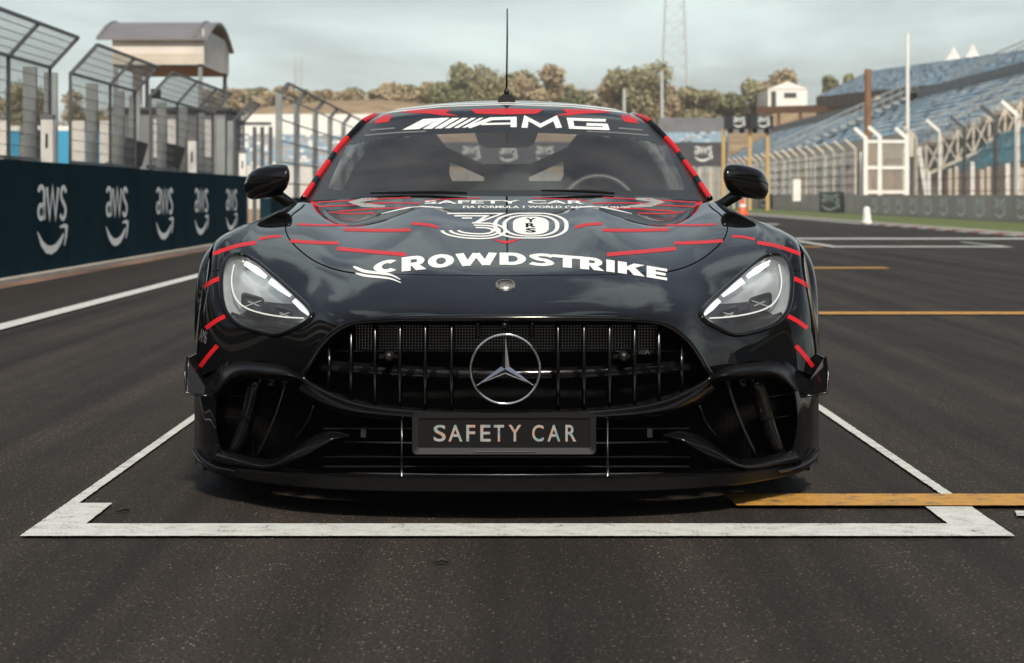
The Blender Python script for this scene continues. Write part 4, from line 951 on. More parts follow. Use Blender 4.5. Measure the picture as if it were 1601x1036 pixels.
decal('panel_gap', stroke([(560, 424.6), (620, 428.6), (670, 429.6), (792, 431), (914, 429.6), (964, 428.6), (1024, 424.6)], .6), M['gap'], hood, lift=.0005)
decal('panel_gap', stroke([(792, 328.5), (792, 335)], 1.4), M['gap'], hood, lift=.0005)
decal('wing_lettering', (lambda vf: (np.array([(311 + 11*u + 3*w, 532 - 20*w + 6*u) for u, w in vf[0]]), vf[1]))(text_poly('AM6', .0)), M['grey'], wings[-1])
# graphics on the rear bonnet panel
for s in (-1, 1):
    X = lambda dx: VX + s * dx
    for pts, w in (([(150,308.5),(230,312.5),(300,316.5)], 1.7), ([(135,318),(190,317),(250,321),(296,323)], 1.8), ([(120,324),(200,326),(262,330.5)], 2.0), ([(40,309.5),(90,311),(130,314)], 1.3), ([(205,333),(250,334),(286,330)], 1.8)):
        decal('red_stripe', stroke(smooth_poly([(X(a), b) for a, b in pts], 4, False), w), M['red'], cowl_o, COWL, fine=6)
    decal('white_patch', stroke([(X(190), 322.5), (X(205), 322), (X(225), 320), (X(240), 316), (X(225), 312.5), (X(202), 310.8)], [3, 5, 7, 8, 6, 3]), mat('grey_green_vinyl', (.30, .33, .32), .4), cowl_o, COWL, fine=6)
    decal('red_edge', stroke([(X(306), 315.5), (X(298), 320), (X(290), 330)], 4.2), M['red'], cowl_o, COWL, fine=6)
for body, x0, x1, yb, yt, mm in (('SAFETY CAR', 664, 914, 318.2, 313.0, M['white']), ('FIA FORMULA 1 WORLD CHAMPIONSHIP', 724, 985, 325.2, 321.6, M['white'])):
    v, f = text_poly(body, .02); decal('cowl_lettering', (np.array([(x0 + (x1-x0)*u, yb + (yt-yb)*w + (abs(x0+(x1-x0)*u-792)/200)**2*1.2) for u, w in v]), f), mm, cowl_o, COWL, fine=8)
for s in (-1, 1):
    decal('white_crest_line', stroke(smooth_poly([(VX + s*a, b) for a, b in ((196,334),(165,327),(142,322.8),(120,323.5),(88,325.5))], 4, False), [.8, 1, 1.4, 1.6, 1.8, 2, 2, 2, 2, 2, 2, 2, 1.8, 1.6, 1.4, 1.2, .8]), M['white'], cowl_o if False else hood, fine=6)
# round bonnet badge
bc = on(SHELL, 790, 448, .004); bdg = MB(); nb = Vector((0, -.42, .9)).normalized(); ub = Vector((1, 0, 0)); vb = nb.cross(ub)
for r0, r1, h in ((.0, .024, .004), (.024, .0285, .0065)):
    n = 28; ring = lambda r, o: [bc + ub*r*math.cos(2*math.pi*i/n) + vb*r*math.sin(2*math.pi*i/n) + nb*o for i in range(n)]
    a_, b_, c_ = ring(max(r0, .0005), h), ring(r1, h), ring(r1 + .001, -.004)
    bdg.add(a_ + b_ + c_, [(i, (i+1)%n, n+(i+1)%n, n+i) for i in range(n)] + [(n+i, n+(i+1)%n, 2*n+(i+1)%n, 2*n+i) for i in range(n)], 0)
bdg.build('bonnet_badge', mat('badge_silver', (.42, .41, .38), .35, .8, var=.5, vscale=160), car, True, recalc=True)

# ---- headlights
def rrect_px(cx, cy, w, h, sl, n=4):               # slanted rounded rectangle outline
    r = min(w, h) * .45; pts = arc(w - r, h - r, r, r, 0, 90, n) + arc(-w + r, h - r, r, r, 90, 180, n) + arc(-w + r, -h + r, r, r, 180, 270, n) + arc(w - r, -h + r, r, r, 270, 360, n)
    return [(cx + x, cy + y + x * sl) for x, y in pts]
for s in (-1, 1):
    hl = bpy.data.objects.new('headlight', None); col.objects.link(hl); hl.parent = car; hl.location = Vector((s * .78, 6.8, .58)) - car.location
    X = lambda dx: VX + s * dx
    k_ = 0 if s == 1 else 1
    lens = grid_obj('lens', whole[k_], in_lamp, M['lens'], hl, flip=(s == 1))
    rim = [on(SHELL, X(a), b, .001) for a, b in LAMP]
    MB().tube(rim, .0075, 8, closed=True).build('rubber_seal', M['gloss'], hl, True)
    # bowl: the outline pushed back into the wing, silver above and black below
    c0 = np.mean(np.array(LAMP), 0); V, Fc, mi = [], [], []; n = len(LAMP); lev = ((1.0, .006), (.93, .035), (.80, .055), (.45, .07), (.02, .075))
    for q, back in lev:
        for (a, b) in LAMP:
            p = on(SHELL, X(c0[0] + (a - c0[0]) * q), c0[1] + (b - c0[1]) * q, 0); V.append(p + Vector((0, back, -back * .25)))
    for j in range(len(lev) - 1):
        for i in range(n):
            Fc.append((j*n+i, j*n+(i+1)%n, (j+1)*n+(i+1)%n, (j+1)*n+i)); a, b = LAMP[i]; mi.append(1 if b > 470 + (a - 304) * .17 else 0)
    me = bpy.data.meshes.new('bowl'); me.from_pydata([tuple(v) for v in V], [], Fc); me.polygons.foreach_set('material_index', mi); me.update()
    link_mesh('bowl', me, [M['silver'], M['gloss']], hl, True)
    def inlay(name, pts, w, back, m, th=.012):
        v, f = stroke(pts, w); P = [on(SHELL, X(a), b, 0) + Vector((0, back, -.2 * back)) for a, b in v]; n2 = len(P)
        b = MB(); b.add(P + [p + Vector((0, th, 0)) for p in P], f + [tuple(i + n2 for i in q[::-1]) for q in f]); half = n2 // 2
        for i in range(half - 1):
            b.add([P[i], P[i+1], P[i+1] + Vector((0, th, 0)), P[i] + Vector((0, th, 0))], [(0,1,2,3)]); b.add([P[half+i], P[half+i+1], P[half+i+1] + Vector((0, th, 0)), P[half+i] + Vector((0, th, 0))], [(3,2,1,0)])
        b.build(name, m, hl, False, recalc=True)
    for pts, w in (([(377,432),(392,421),(410,410)], [6,10,7]), ([(338,461),(355,448),(371,437)], [6,10.5,9]), ([(309,490),(319,480),(333,467)], [6,11,9])):
        inlay('daytime_light_bar', pts, w, .012, M['drl'])
    inlay('light_guide', smooth_poly([(318,496),(350,494),(385,488),(412,478),(427,460),(431,436),(427,412)], 5, False), 1.9, .016, M['logo'])
    inlay('lower_blade', [(322,505),(355,510),(395,505),(432,488)], [5,10,10,5], .02, M['gloss'])
    for a, b, w_, h_ in ((350, 489, 13, 8.5), (398, 472, 17, 12)):
        fr_ = rrect_px(a, b, w_, h_, -.30)
        inlay('projector_frame', fr_ + fr_[:1], 2.6, .022, M['darkchrome'])
        inlay('projector_fin', [fr_[i] for i in (2, 12)], 2.0, .030, M['silver'])
        v = [on(SHELL, X(q0), q1, 0) + Vector((0, .036, -.008)) for q0, q1 in fr_]
        mesh('projector_lens', v, [tuple(range(len(v)))], mat('projector_glass', (.02, .022, .026), .08), hl)
        inlay('projector_bar', [(a - w_*.55, b + 1 + w_*.16), (a + w_*.5, b - 1 - w_*.16)], 2.0, .033, M['silver'])

# ---- grille
def P3(dx, py, d): return W(VX + dx, py, d + CARY)
GR = smooth_poly([(0,497),(120,497.5),(205,500),(250,508),(285,534),(310,572),(318,591),(296,607),(250,628),(200,639),(120,646),(0,648),(-120,646),(-200,639),(-250,628),(-296,607),(-318,591),(-310,572),(-285,534),(-250,508),(-205,500),(-120,497.5)], 6)
def gd(dx, py):                                    # depth of the nose face at a pixel offset
    a = abs(dx); return 4.40 + .000000235 * a ** 2.35 * 1.05 + .02 * max(0, (py - 500) / 150)
gr = bpy.data.objects.new('grille', None); col.objects.link(gr); gr.parent = car; gr.location = Vector((0, 6.2, .5)) - car.location
MB().tube([P3(a, b, gd(a, b) + .004) for a, b in GR], .0095, 8, closed=True).build('grille_frame', M['gloss'], gr, True)
V, Fc = [], []; n = len(GR)
for q, back in ((1.0, .004), (.985, .10), (.9, .16), (.01, .17)):
    for a, b in GR: V.append(P3(a * q, 572 + (b - 572) * q, gd(a * q, b) + back))
for j in range(3): Fc += [(j*n+i, j*n+(i+1)%n, (j+1)*n+(i+1)%n, (j+1)*n+i) for i in range(n)]
mesh('grille_cavity', V, Fc, M['cavity'], gr)
slats = [(-277,540,613),(-243,516,627),(-205.5,509,633),(-166.5,506,636),(-127,505,640),(-86,505,641),(-45,504,529),(40,504,529),(80.5,505,641),(121,505,640),(161,506,636),(200,509,633),(238,516,627),(273.5,540,613)]
for dx, a, b in slats:
    q = MB(); n = 14; hw = .0064; full = b > 560; V = []
    for i in range(n + 1):
        t = i / n; py = a + (b - a) * t; bow = (.038 * math.sin(math.pi * min(1, t * (1.0 if full else .55) + .03)) if full else .012)
        c = P3(dx, py, gd(dx, py) + .022 - bow)
        for (ox, oy) in ((-hw, .004), (-hw*.7, -.0035), (0, -.0055), (hw*.7, -.0035), (hw, .004), (hw*.6, .035), (-hw*.6, .035)): V.append(c + Vector((ox, oy, 0)))
    Fc = [(i*7+k, i*7+(k+1)%7, (i+1)*7+(k+1)%7, (i+1)*7+k) for i in range(n) for k in range(7)] + [tuple(range(7))[::-1], tuple(n*7 + k for k in range(7))]
    q.add(V, Fc); q.build('slat', M['darkchrome'], gr, True, recalc=True)
bar_ = MB(); bar_.tube([P3(dx, 585 + (dx / 300) ** 2 * -14, gd(dx, 585) + .075) for dx in range(-300, 301, 20)], .020, 12); bar_.build('cross_tube', M['gloss'], gr, True)
sh = MB()
for x0, x1 in ((-280, 280),):
    pts = [(dx, gd(dx, 548)) for dx in range(x0, x1 + 1, 20)]
    V = [P3(dx, 547.5, d + .055) for dx, d in pts] + [P3(dx, 549.5, d + .055) for dx, d in pts] + [P3(dx, 547.5, d + .14) for dx, d in pts]; n = len(pts)
    sh.add(V, [(i, i+1, n+i+1, n+i) for i in range(n-1)] + [(2*n+i, 2*n+i+1, i+1, i) for i in range(n-1)])
sh.build('shelf', M['gloss'], gr)
ms = MB()
for i in range(-52, 53):
    dx = i * 4.6
    if abs(dx) > 235: continue
    ms.bar(P3(dx, 508, gd(dx, 508) + .10), P3(dx, 546, gd(dx, 546) + .10), .0016)
for j in range(9):
    py = 509 + j * 4.4; ms.tube([P3(dx, py, gd(dx, py) + .099) for dx in range(-235, 236, 47)], .0009, 4)
tag(ms.build('radiator_mesh', M['steel'], gr), kind='stuff')
for dx in (-184, 183):
    c = P3(dx, 557, gd(dx, 557) + .03); q = MB(); q.lathe([(.001, -.014), (.009, -.014), (.010, -.011), (.013, -.010), (.0145, 0), (.0145, .05)], c, 'Y', 20); q.build('parking_sensor', M['trim'], gr, True, recalc=True)
    MB().box(c.x - .03, c.x + .03, c.y + .012, c.y + .03, c.z - .006, c.z + .006).build('sensor_bracket', M['gloss'], gr)
c = P3(-3, 508, 4.41); q = MB(); q.lathe([(.001, -.012), (.008, -.01), (.012, 0), (.012, .05)], c, 'Y', 16); q.build('front_camera', M['gloss'], gr, True, recalc=True)
# small letter badge on the grille
bp = []
for i in range(5): bp.append(stroke([(199 + i*3.0 + (4 if i else 0), 553.5), (203 + i*3.0 + (4 if i else 0), 547)], 1.1 if i else 3.0))
for k_, (ch, a, c2) in enumerate((('A', 216, 225), ('M', 226, 234), ('G', 234, 241))):
    v, f = text_poly(ch, .02); bp.append((np.array([(a + (c2-a)*u, 553.5 - 6.5*w) for u, w in v]), f))
v, f = merge(bp); mesh('letter_badge', [P3(a, b, gd(a, b) + .008) for a, b in v], f, M['chrome'], gr)
# star emblem
ec = P3(-2, 576.5, 4.372); rad = 55.5 * (4.372 + CARY) / F; st = bpy.data.objects.new('star_emblem', None); col.objects.link(st); st.parent = car; st.location = ec - car.location
q = MB(); n = 64; prof = [(rad - .0075, .004), (rad - .005, -.004), (rad - .001, -.006), (rad + .001, -.002), (rad + .001, .012), (rad - .0075, .012), (rad - .0075, .004)]
q.lathe(prof, ec, 'Y', n); q.build('ring', M['chrome'], st, True, recalc=True)
V = [ec + Vector((0, -.010, 0))]; tipr = rad - .004; inn = rad * .135
for i in range(6):
    a = math.pi / 2 + i * math.pi / 3; r = tipr if i % 2 == 0 else inn; V.append(ec + Vector((r * math.cos(a), .001, r * math.sin(a))))
V.append(ec + Vector((0, .012, 0)))
mesh('star', V, [(0, 1 + (i + 1) % 6, 1 + i) for i in range(6)] + [(7, 1 + i, 1 + (i + 1) % 6) for i in range(6)], M['chrome'], st)

# ---- number plate
pl = bpy.data.objects.new('number_plate', None); col.objects.link(pl); pl.parent = car; pd = 4.375
pc = P3(-3.5, 677.5, pd); pl.location = pc - car.location
def rrect(x0, x1, y0, y1, r, n=5): return arc(x1-r, y1-r, r, r, 0, 90, n) + arc(x0+r, y1-r, r, r, 90, 180, n) + arc(x0+r, y0+r, r, r, 180, 270, n) + arc(x1-r, y0+r, r, r, 270, 360, n)
o_ = rrect(-147.5, 140, 645, 710, 7); i_ = rrect(-138, 131, 653, 700, 4); n = len(o_)
V = [P3(a, b, pd) for a, b in o_] + [P3(a, b, pd + .004) for a, b in i_] + [P3(a, b, pd + .02) for a, b in o_] + [P3(a, b, pd + .012) for a, b in i_]
mesh('holder', V, [(i, (i+1)%n, n+(i+1)%n, n+i)[::-1] for i in range(n)] + [(i, 2*n+i, 2*n+(i+1)%n, (i+1)%n)[::-1] for i in range(n)] + [(n+i, n+(i+1)%n, 3*n+(i+1)%n, 3*n+i)[::-1] for i in range(n)], mat('plate_frame', (.010, .0105, .011), .35), pl)
V = [P3(a, b, pd + .010) for a, b in i_]; mesh('plate', V, [tuple(range(n))], mat('dark_plate', (.005, .005, .0055), .3), pl)
pm = mat('iridescent_letters', (.5, .5, .5), .4)
nn_, ll_ = pm.node_tree.nodes, pm.node_tree.links; t_ = nn_.new('ShaderNodeTexCoord'); z_ = nn_.new('ShaderNodeTexNoise'); z_.inputs['Scale'].default_value = 38; r_ = nn_.new('ShaderNodeValToRGB')
r_.color_ramp.elements[0].position = .38; r_.color_ramp.elements[0].color = (.17, .24, .26, 1); r_.color_ramp.elements[1].position = .62; r_.color_ramp.elements[1].color = (.38, .22, .16, 1); e_ = r_.color_ramp.elements.new(.5); e_.color = (.30, .30, .29, 1)
ll_.new(t_.outputs['Object'], z_.inputs['Vector']); ll_.new(z_.outputs['Fac'], r_.inputs[0]); ll_.new(r_.outputs[0], nn_['Principled BSDF'].inputs['Base Color'])
for ch, a, c2 in (('S',678,697),('A',701,723),('F',729,743),('E',751,767),('T',772,788),('Y',795,815),('C',832,850),('A',856,876),('R',884,901)):
    v, f = text_poly(ch, .012); mesh('letter', [P3(a + (c2-a)*u - VX, 690 - 26*w, pd + .0085) for u, w in v], f, pm, pl)
MB().bar(P3(-50, 706, pd - .001), P3(45, 706, pd - .001), .003).build('clip_strip', M['steel'], pl)
MB().box(-.24, .235, P3(0,0,pd).y + .021, P3(0,0,pd).y + .06, P3(0,708,pd).z, P3(0,647,pd).z).build('bracket', M['trim'], pl)

# ---- lower bumper: corners, side intakes, lips, splitter
bp_ = bpy.data.objects.new('front_bumper', None); col.objects.link(bp_); bp_.parent = car; bp_.location = Vector((0, 6.3, .3)) - car.location
def patch(name, ctrl, nu, nv, m, parent, mirror=True, tu=None, tv=None):
    gg = surf([[(a, b, d + CARY) for a, b, d in r_] for r_ in ctrl], nu, nv, tu, tv)
    for s in ((1, -1) if mirror else (1,)): grid_obj(name, proj(gg, s), None, m, parent, flip=(s == 1))
# corner panel between the intake and the wheel arch
patch('bumper_corner', [
  [(430,556,4.885),(446,564,4.91),(462,572,4.96),(478,580,5.03),(486.5,584,5.10)],
  [(447,600,4.845),(457,606,4.87),(468,610,4.92),(480,614,4.985),(488,618,5.08)],
  [(455,650,4.83),(462,652,4.855),(471,655,4.90),(481,658,4.97),(488,662,5.08)],
  [(450,690,4.81),(460,692,4.84),(470,694,4.89),(480,697,4.97),(488,700,5.08)],
  [(442,716,4.79),(456,718,4.82),(467,720,4.88),(479,722,4.96),(487,726,5.08)]], 24, 40, M['paint'], bp_)
# carbon wing above the intake
patch('intake_wing', [
  [(316,592,4.60),(332,580,4.62),(352,571,4.66),(385,566,4.74),(415,564,4.815),(434,570,4.85),(450,586,4.87),(462,608,4.90)],
  [(316,594,4.57),(332,583,4.57),(353,576,4.59),(385,572,4.65),(412,570,4.72),(432,577,4.77),(447,592,4.80),(458,610,4.84)],
  [(318,597,4.565),(335,592,4.56),(357,590,4.575),(386,588,4.63),(408,587,4.69),(424,592,4.74),(438,602,4.77),(449,614,4.81)],
  [(320,599,4.60),(337,596,4.62),(358,594,4.66),(386,592,4.73),(406,591,4.79),(421,596,4.83),(434,606,4.86),(446,618,4.88)]], 60, 24, M['carbon'], bp_)
# dark backs of the intakes and of the centre opening
for s in (-1, 1):
    b = MB(); V = [P3(s*a, y, d) for a, y, d in ((240,600,4.86),(330,585,4.96),(470,585,5.06),(474,735,5.04),(330,742,4.92),(230,742,4.86))]; b.add(V, [tuple(range(6)) if s == -1 else tuple(range(6))[::-1]]); b.build('intake_back', M['cavity'], bp_)
    # vertical blades, each with a front edge highlight
    for (a0, y0, a1, y1, w0, d0_, d1_) in ((345, 594, 392, 716, 7, 4.66, 4.72), (392, 592, 428, 712, 24, 4.73, 4.80), (302, 634, 330, 684, 5, 4.60, 4.66)):
        V = []; n = 8
        for i in range(n + 1):
            t = i / n; a = a0 + (a1 - a0) * t + 5 * math.sin(math.pi * t) * -1; y = y0 + (y1 - y0) * t; d = d0_ + (d1_ - d0_) * t
            V += [P3(s*(a - w0/2), y, d + .004), P3(s*(a), y, d - .004), P3(s*(a + w0/2), y, d + .012), P3(s*(a + w0*.4), y, d + .10), P3(s*(a - w0*.4), y, d + .09)]
        Fc = [(i*5+k, i*5+(k+1)%5, (i+1)*5+(k+1)%5, (i+1)*5+k) for i in range(n) for k in range(5)] + [(0,1,2,3,4), tuple(n*5+k for k in range(5))]
        MB().add(V, Fc).build('intake_blade', M['gloss'], bp_, True, recalc=True)
    for y in (618, 652):
        MB().add([P3(s*398, y + 3, 4.745), P3(s*440, y - 3, 4.80), P3(s*440, y - 1, 4.80), P3(s*398, y + 5, 4.745), P3(s*398, y + 3, 4.84), P3(s*440, y - 3, 4.88), P3(s*440, y - 1, 4.88), P3(s*398, y + 5, 4.84)], [(0,1,2,3),(4,7,6,5),(0,4,5,1),(3,2,6,7),(0,3,7,4),(1,5,6,2)]).build('intake_fin', M['carbon'], bp_, recalc=True)
    b = MB()
    for i in range(16): b.bar(P3(s*(300 + i*8), 640 + i*1.5, 4.84), P3(s*(300 + i*8), 712, 4.84), .0018)
    for i in range(20): b.bar(P3(s*300, 640 + i*4, 4.842), P3(s*425, 640 + i*4, 4.90), .0016)
    tag(b.build('intake_mesh', M['cavity'], bp_), kind='stuff')
    c = P3(s*368, 599, 4.72); MB().lathe([(.001, -.012), (.009, -.011), (.0125, -.004), (.013, .04)], c, 'Y', 16).build('parking_sensor', M['gloss'], bp_, True, recalc=True)
    # canard end plate on the corner
    cn = MB(); pts = [(485,553,5.05),(499,560,4.98),(503,585,4.95),(501,612,4.94),(470,618,4.92),(462,619,4.93)]
    cn.add([P3(s*a, y, d) for a, y, d in pts] + [P3(s*(a - 2), y - 2, d + .02) for a, y, d in pts], [(0,1,2,3,4,5) if s == -1 else (5,4,3,2,1,0), (11,10,9,8,7,6) if s == -1 else (6,7,8,9,10,11)] + [(i, 6+i, 6+(i+1)%6, (i+1)%6) for i in range(6)]); cn.build('canard', M['gloss'], bp_, recalc=True)
    MB().tube([P3(s*462, 619, 4.915), P3(s*480, 618, 4.93), P3(s*501, 614, 4.935), P3(s*503, 585, 4.945), P3(s*499, 558, 4.98)], .0035, 6).build('canard_edge', M['darkchrome'], bp_, True)
patch('intake_sill', [                              # gloss moulding sweeping under the intake up to the centre opening
  [(246,678,4.56),(268,674,4.56),(300,680,4.58),(333,701,4.61),(362,716,4.66),(400,714,4.73),(446,702,4.83)],
  [(245,680,4.535),(270,680,4.52),(304,690,4.53),(338,708,4.555),(366,722,4.61),(404,719,4.69),(452,708,4.81)],
  [(246,682,4.53),(276,690,4.50),(312,708,4.51),(346,722,4.54),(372,729,4.59),(408,727,4.675),(458,716,4.81)],
  [(250,684,4.56),(284,702,4.53),(322,724,4.54),(350,733,4.57),(376,737,4.61),(410,735,4.70),(460,724,4.83)]], 70, 30, M['paint'], bp_)
MB().add([P3(a, y, d) for a, y, d in ((-300,640,4.84),(300,640,4.84),(300,750,4.84),(-300,750,4.84))], [(0,1,2,3)[::-1]]).build('lower_opening_back', M['cavity'], bp_)
patch('lower_grille_beam', [[(0,649,4.41),(120,647,4.44),(200,641,4.475),(260,628,4.52),(318,598,4.60)], [(0,653,4.40),(120,652,4.43),(205,646,4.465),(265,634,4.51),(322,603,4.60)], [(0,660,4.44),(125,659,4.47),(212,653,4.50),(275,642,4.55),(330,612,4.64)]], 50, 10, M['gloss'], bp_)
for y, x1, d in ((693, 252, 4.50), (742, 300, 4.45)):
    MB().tube([P3(a, y - (abs(a) / 300) ** 2 * 4, d + .00000045 * abs(a) ** 2.3) for a in range(-x1, x1 + 1, 21)], .0028, 6).build('trim_rod', M['steel'], bp_, True)
for y, d in ((712, 4.60), (727, 4.60), (668, 4.60)):
    MB().bar(P3(-285, y, d), P3(285, y, d), .06, .004).build('lower_vane', M['gloss'], bp_)
for a in (-164, 158):
    MB().tube([P3(a, 655, 4.47), P3(a, 722, 4.455), P3(a, 723, 4.455), P3(a, 748, 4.40)], [.0024, .0024, .0036, .0036], 8).build('support_rod', M['steel'], bp_, True)
for s in (-1, 1): MB().box(*sorted((P3(s*221, 0, 4.5).x, P3(s*229, 0, 4.5).x)), 6.30, 6.36, P3(0, 682, 4.56).z, P3(0, 668, 4.56).z).build('tow_cover', M['trim'], bp_)
# splitter
spl = [(0,745,770,4.33),(120,745,769.5,4.345),(220,744,768,4.38),(300,741.5,764,4.44),(360,738,758,4.53),(410,733.5,750,4.66),(450,727,741,4.79),(472,717,731,4.88),(486,702,716,4.97)]
sx_ = natspline(np.array([q[0] for q in spl], float), np.array([q[1:] for q in spl], float), np.linspace(0, 486, 60)); V, Fc = [], []
rows_ = []
for i, a in list(enumerate(np.linspace(0, 486, 60)))[::-1]: rows_.append((-a, *sx_[i]))
for i, a in list(enumerate(np.linspace(0, 486, 60)))[1:]: rows_.append((a, *sx_[i]))
for a, yt, yb, d in rows_:
    V += [P3(a * .965, yt - 8 + 2, d + .28), P3(a, yt, d + .012), P3(a, yt + 2.5, d), P3(a, yb - 2, d + .002), P3(a, yb, d + .016), P3(a * .98, yb - 6, d + .3)]
Fc = [(i*6+k, i*6+k+1, (i+1)*6+k+1, (i+1)*6+k) for i in range(len(rows_) - 1) for k in range(5)]
mesh('splitter', V, Fc, M['carbon'], bp_, False)
patch('splitter_flick', [[(420,733,4.70),(447,727.5,4.785),(468,717.5,4.87),(488,699,4.96)], [(424,735.5,4.672),(451,730.5,4.757),(473,720,4.845),(490,701,4.94)], [(428,739,4.685),(455,734,4.77),(477,723.5,4.86),(491,705,4.955)]], 30, 12, M['gloss'], bp_)

# ---- side body with wheel arches
side_st = [(6.82,[(.972,.50),(.978,.44),(.98,.38),(.975,.28),(.96,.18)]),(6.98,[(.968,.680),(.990,.655),(1.0,.58),(.998,.40),(.97,.17)]),(7.21,[(.966,.765),(.992,.735),(1.003,.65),(1.0,.42),(.97,.16)]),
 (7.45,[(.944,.798),(.985,.768),(1.0,.67),(.99,.42),(.96,.16)]),(7.79,[(.884,.832),(.955,.80),(.985,.68),(.975,.42),(.95,.15)]),(8.19,[(.785,.875),(.90,.80),(.955,.68),(.955,.42),(.945,.14)]),
 (8.6,[(.735,.905),(.885,.81),(.96,.70),(.945,.42),(.94,.14)]),(9.2,[(.70,.925),(.875,.83),(.965,.74),(.955,.42),(.94,.14)]),(9.75,[(.66,.95),(.89,.86),(.998,.74),(1.003,.45),(.96,.15)]),(10.25,[(.60,.96),(.84,.88),(.985,.77),(.99,.45),(.95,.17)]),(10.85,[(.56,.965),(.78,.92),(.90,.77),(.90,.45),(.85,.24)])]
sg = surf([[(x, d, z) for x, z in pts] for d, pts in side_st], 70, 240, tu=[0, .12, .28, .55, .8])
for s in (1, -1):
    q = sg.copy(); mk = np.zeros(q.shape[:2], bool)
    for cy2, cz2, r2 in ((7.25, .345, .385), (9.75, .345, .385)):
        dy, dz = q[..., 1] - cy2, q[..., 2] - cz2; rr = np.hypot(dy, dz); near = abs(rr - r2) < .012
        q[..., 1] = np.where(near, cy2 + dy / rr * r2, q[..., 1]); q[..., 2] = np.where(near, cz2 + dz / rr * r2, q[..., 2])
    c = (q[:-1,:-1] + q[1:,:-1] + q[:-1,1:] + q[1:,1:]) / 4
    keep = np.ones(c.shape[:2], bool)
    for cy2 in (7.25, 9.75): keep &= np.hypot(c[..., 1] - cy2, c[..., 2] - .345) > .385
    q[..., 0] *= s; grid_obj('body_side', q, keep, M['paint'], car, flip=(s == -1))
    for cy2 in (7.25, 9.75):
        wh = bpy.data.objects.new('wheel', None); col.objects.link(wh); wh.parent = car; cx = s * .825; wh.location = Vector((cx, cy2, .345)) - car.location
        c = Vector((cx, cy2, .345)); w = .14
        MB().lathe([(.25, -w*.9), (.29, -w), (.325, -w*.96), (.341, -w*.75), (.344, -w*.3), (.344, w*.3), (.341, w*.75), (.325, w*.96), (.29, w), (.25, w*.9), (.25, -w*.9)], c, 'X', 48).build('tyre', M['rubber'], wh, True, recalc=True)
        rm = MB(); rm.lathe([(.25, -w*.88), (.262, -w*.92), (.24, -w*.5), (.235, w*.5), (.262, w*.92), (.25, w*.88)], c, 'X', 40)
        for k_ in range(10):
            a = k_ * math.pi / 5; rm.bar(c + Vector((s*w*.7, .05*math.cos(a), .05*math.sin(a))), c + Vector((s*w*.78, .245*math.cos(a), .245*math.sin(a))), .028, .02, up=(1, 0, 0))
        rm.lathe([(.001, s*w*.74), (.06, s*w*.72), (.06, s*w*.3)], c, 'X', 20); rm.build('rim', M['gloss'], wh, False, recalc=True)
        MB().lathe([(.001, 0), (.2, 0), (.2, s*.03), (.001, s*.03)], c, 'X', 32).build('brake_disc', M['steel'], wh, False, recalc=True)
    for a, c2, zz in ((6.95, 7.7, .60), (9.35, 10.2, .75)): MB().box(*sorted((s*.60, s*.64)), a, c2, .12, zz).build('wheel_liner', M['cavity'], car)
MB().box(-.58, .58, 6.9, 10.7, .11, .20).build('floor_pan', M['cavity'], car)
MB().box(-.55, .55, 6.62, 8.3, .2, .46).build('engine_bay', M['cavity'], car)
for s in (-1, 1): MB().box(*sorted((s * .90, s * .985)), 7.5, 9.3, .10, .145).build('side_skirt', M['carbon'], car)

# ---- windscreen, roof, cabin
wsc = [[(0,308,6.30),(110,307.5,6.315),(215,309,6.38),(276,312,6.47),(316,314,6.56)],
       [(0,268,6.54),(103,269,6.56),(200,271,6.63),(262,274,6.72),(293,276,6.82)],
       [(0,216,6.90),(92,217,6.92),(180,220,6.98),(235,226,7.04),(262,232,7.10)],
       [(0,181,7.17),(78,182,7.18),(155,186,7.22),(202,190,7.27),(226,194,7.32)]]
wg = surf([[(a, b, d + CARY) for a, b, d in r_] for r_ in wsc], 80, 80)
CLEAR = smooth_poly([(0,207.5),(44,207.5),(120,210.5),(190,216),(245,226),(253,234),(264,258),(277,288),(276,294),(268,296.5),(200,297),(100,297),(0,297),(-100,297),(-200,297),(-268,296.5),(-276,294),(-277,288),(-264,258),(-253,234),(-245,226),(-190,216),(-120,210.5),(-44,207.5)], 5)
half = [p for p in CLEAR if p[0] >= -.01]; CL = [p for p in CLEAR]
wg = snap_grid(wg, [CL])
wc = (wg[:-1,:-1] + wg[1:,:-1] + wg[:-1,1:] + wg[1:,1:]) / 4; clear = inside(wc[..., :2], CL)
whole_front = whole; whole = [proj(wg, 1), proj(wg, -1)]
wsn = bpy.data.objects.new('windscreen', None); col.objects.link(wsn); wsn.parent = car; wsn.location = Vector((0, 8.2, .95)) - car.location
joined('glass', clear, M['glass'], wsn); joined('black_band', ~clear, M['frit'], wsn)
roof_c = [[(0,181,7.17),(78,182,7.18),(155,186,7.22),(202,190,7.27),(226,194,7.32)],
          [(0,170,7.29),(76,171,7.30),(150,175.5,7.33),(194,181,7.37),(216,187,7.42)],
          [(0,160.5,7.48),(72,162,7.49),(140,167,7.52),(182,174,7.56),(204,182,7.60)],
          [(0,157,7.72),(68,159,7.73),(132,165,7.76),(172,172,7.80),(193,181,7.84)],
          [(0,164,8.10),(62,166,8.10),(122,173,8.12),(160,181,8.14),(180,190,8.18)]]
rg = surf([[(a, b, d + CARY) for a, b, d in r_] for r_ in roof_c], 70, 60)
whole = [proj(rg, 1), proj(rg, -1)]; allk = np.ones((59, 69), bool)
roof = joined('roof', allk, M['paint'], car)
GH = bvh_of([proj(wg, 1), proj(wg, -1), proj(rg, 1), proj(rg, -1)])
re = whole[0][-1]                                  # rear edge of the roof
rear_pts = [[tuple(v) for v in re[::17]] ]
V = []; n = 5; cs = [re[int(i * (len(re) - 1) / 4)] for i in range(5)]
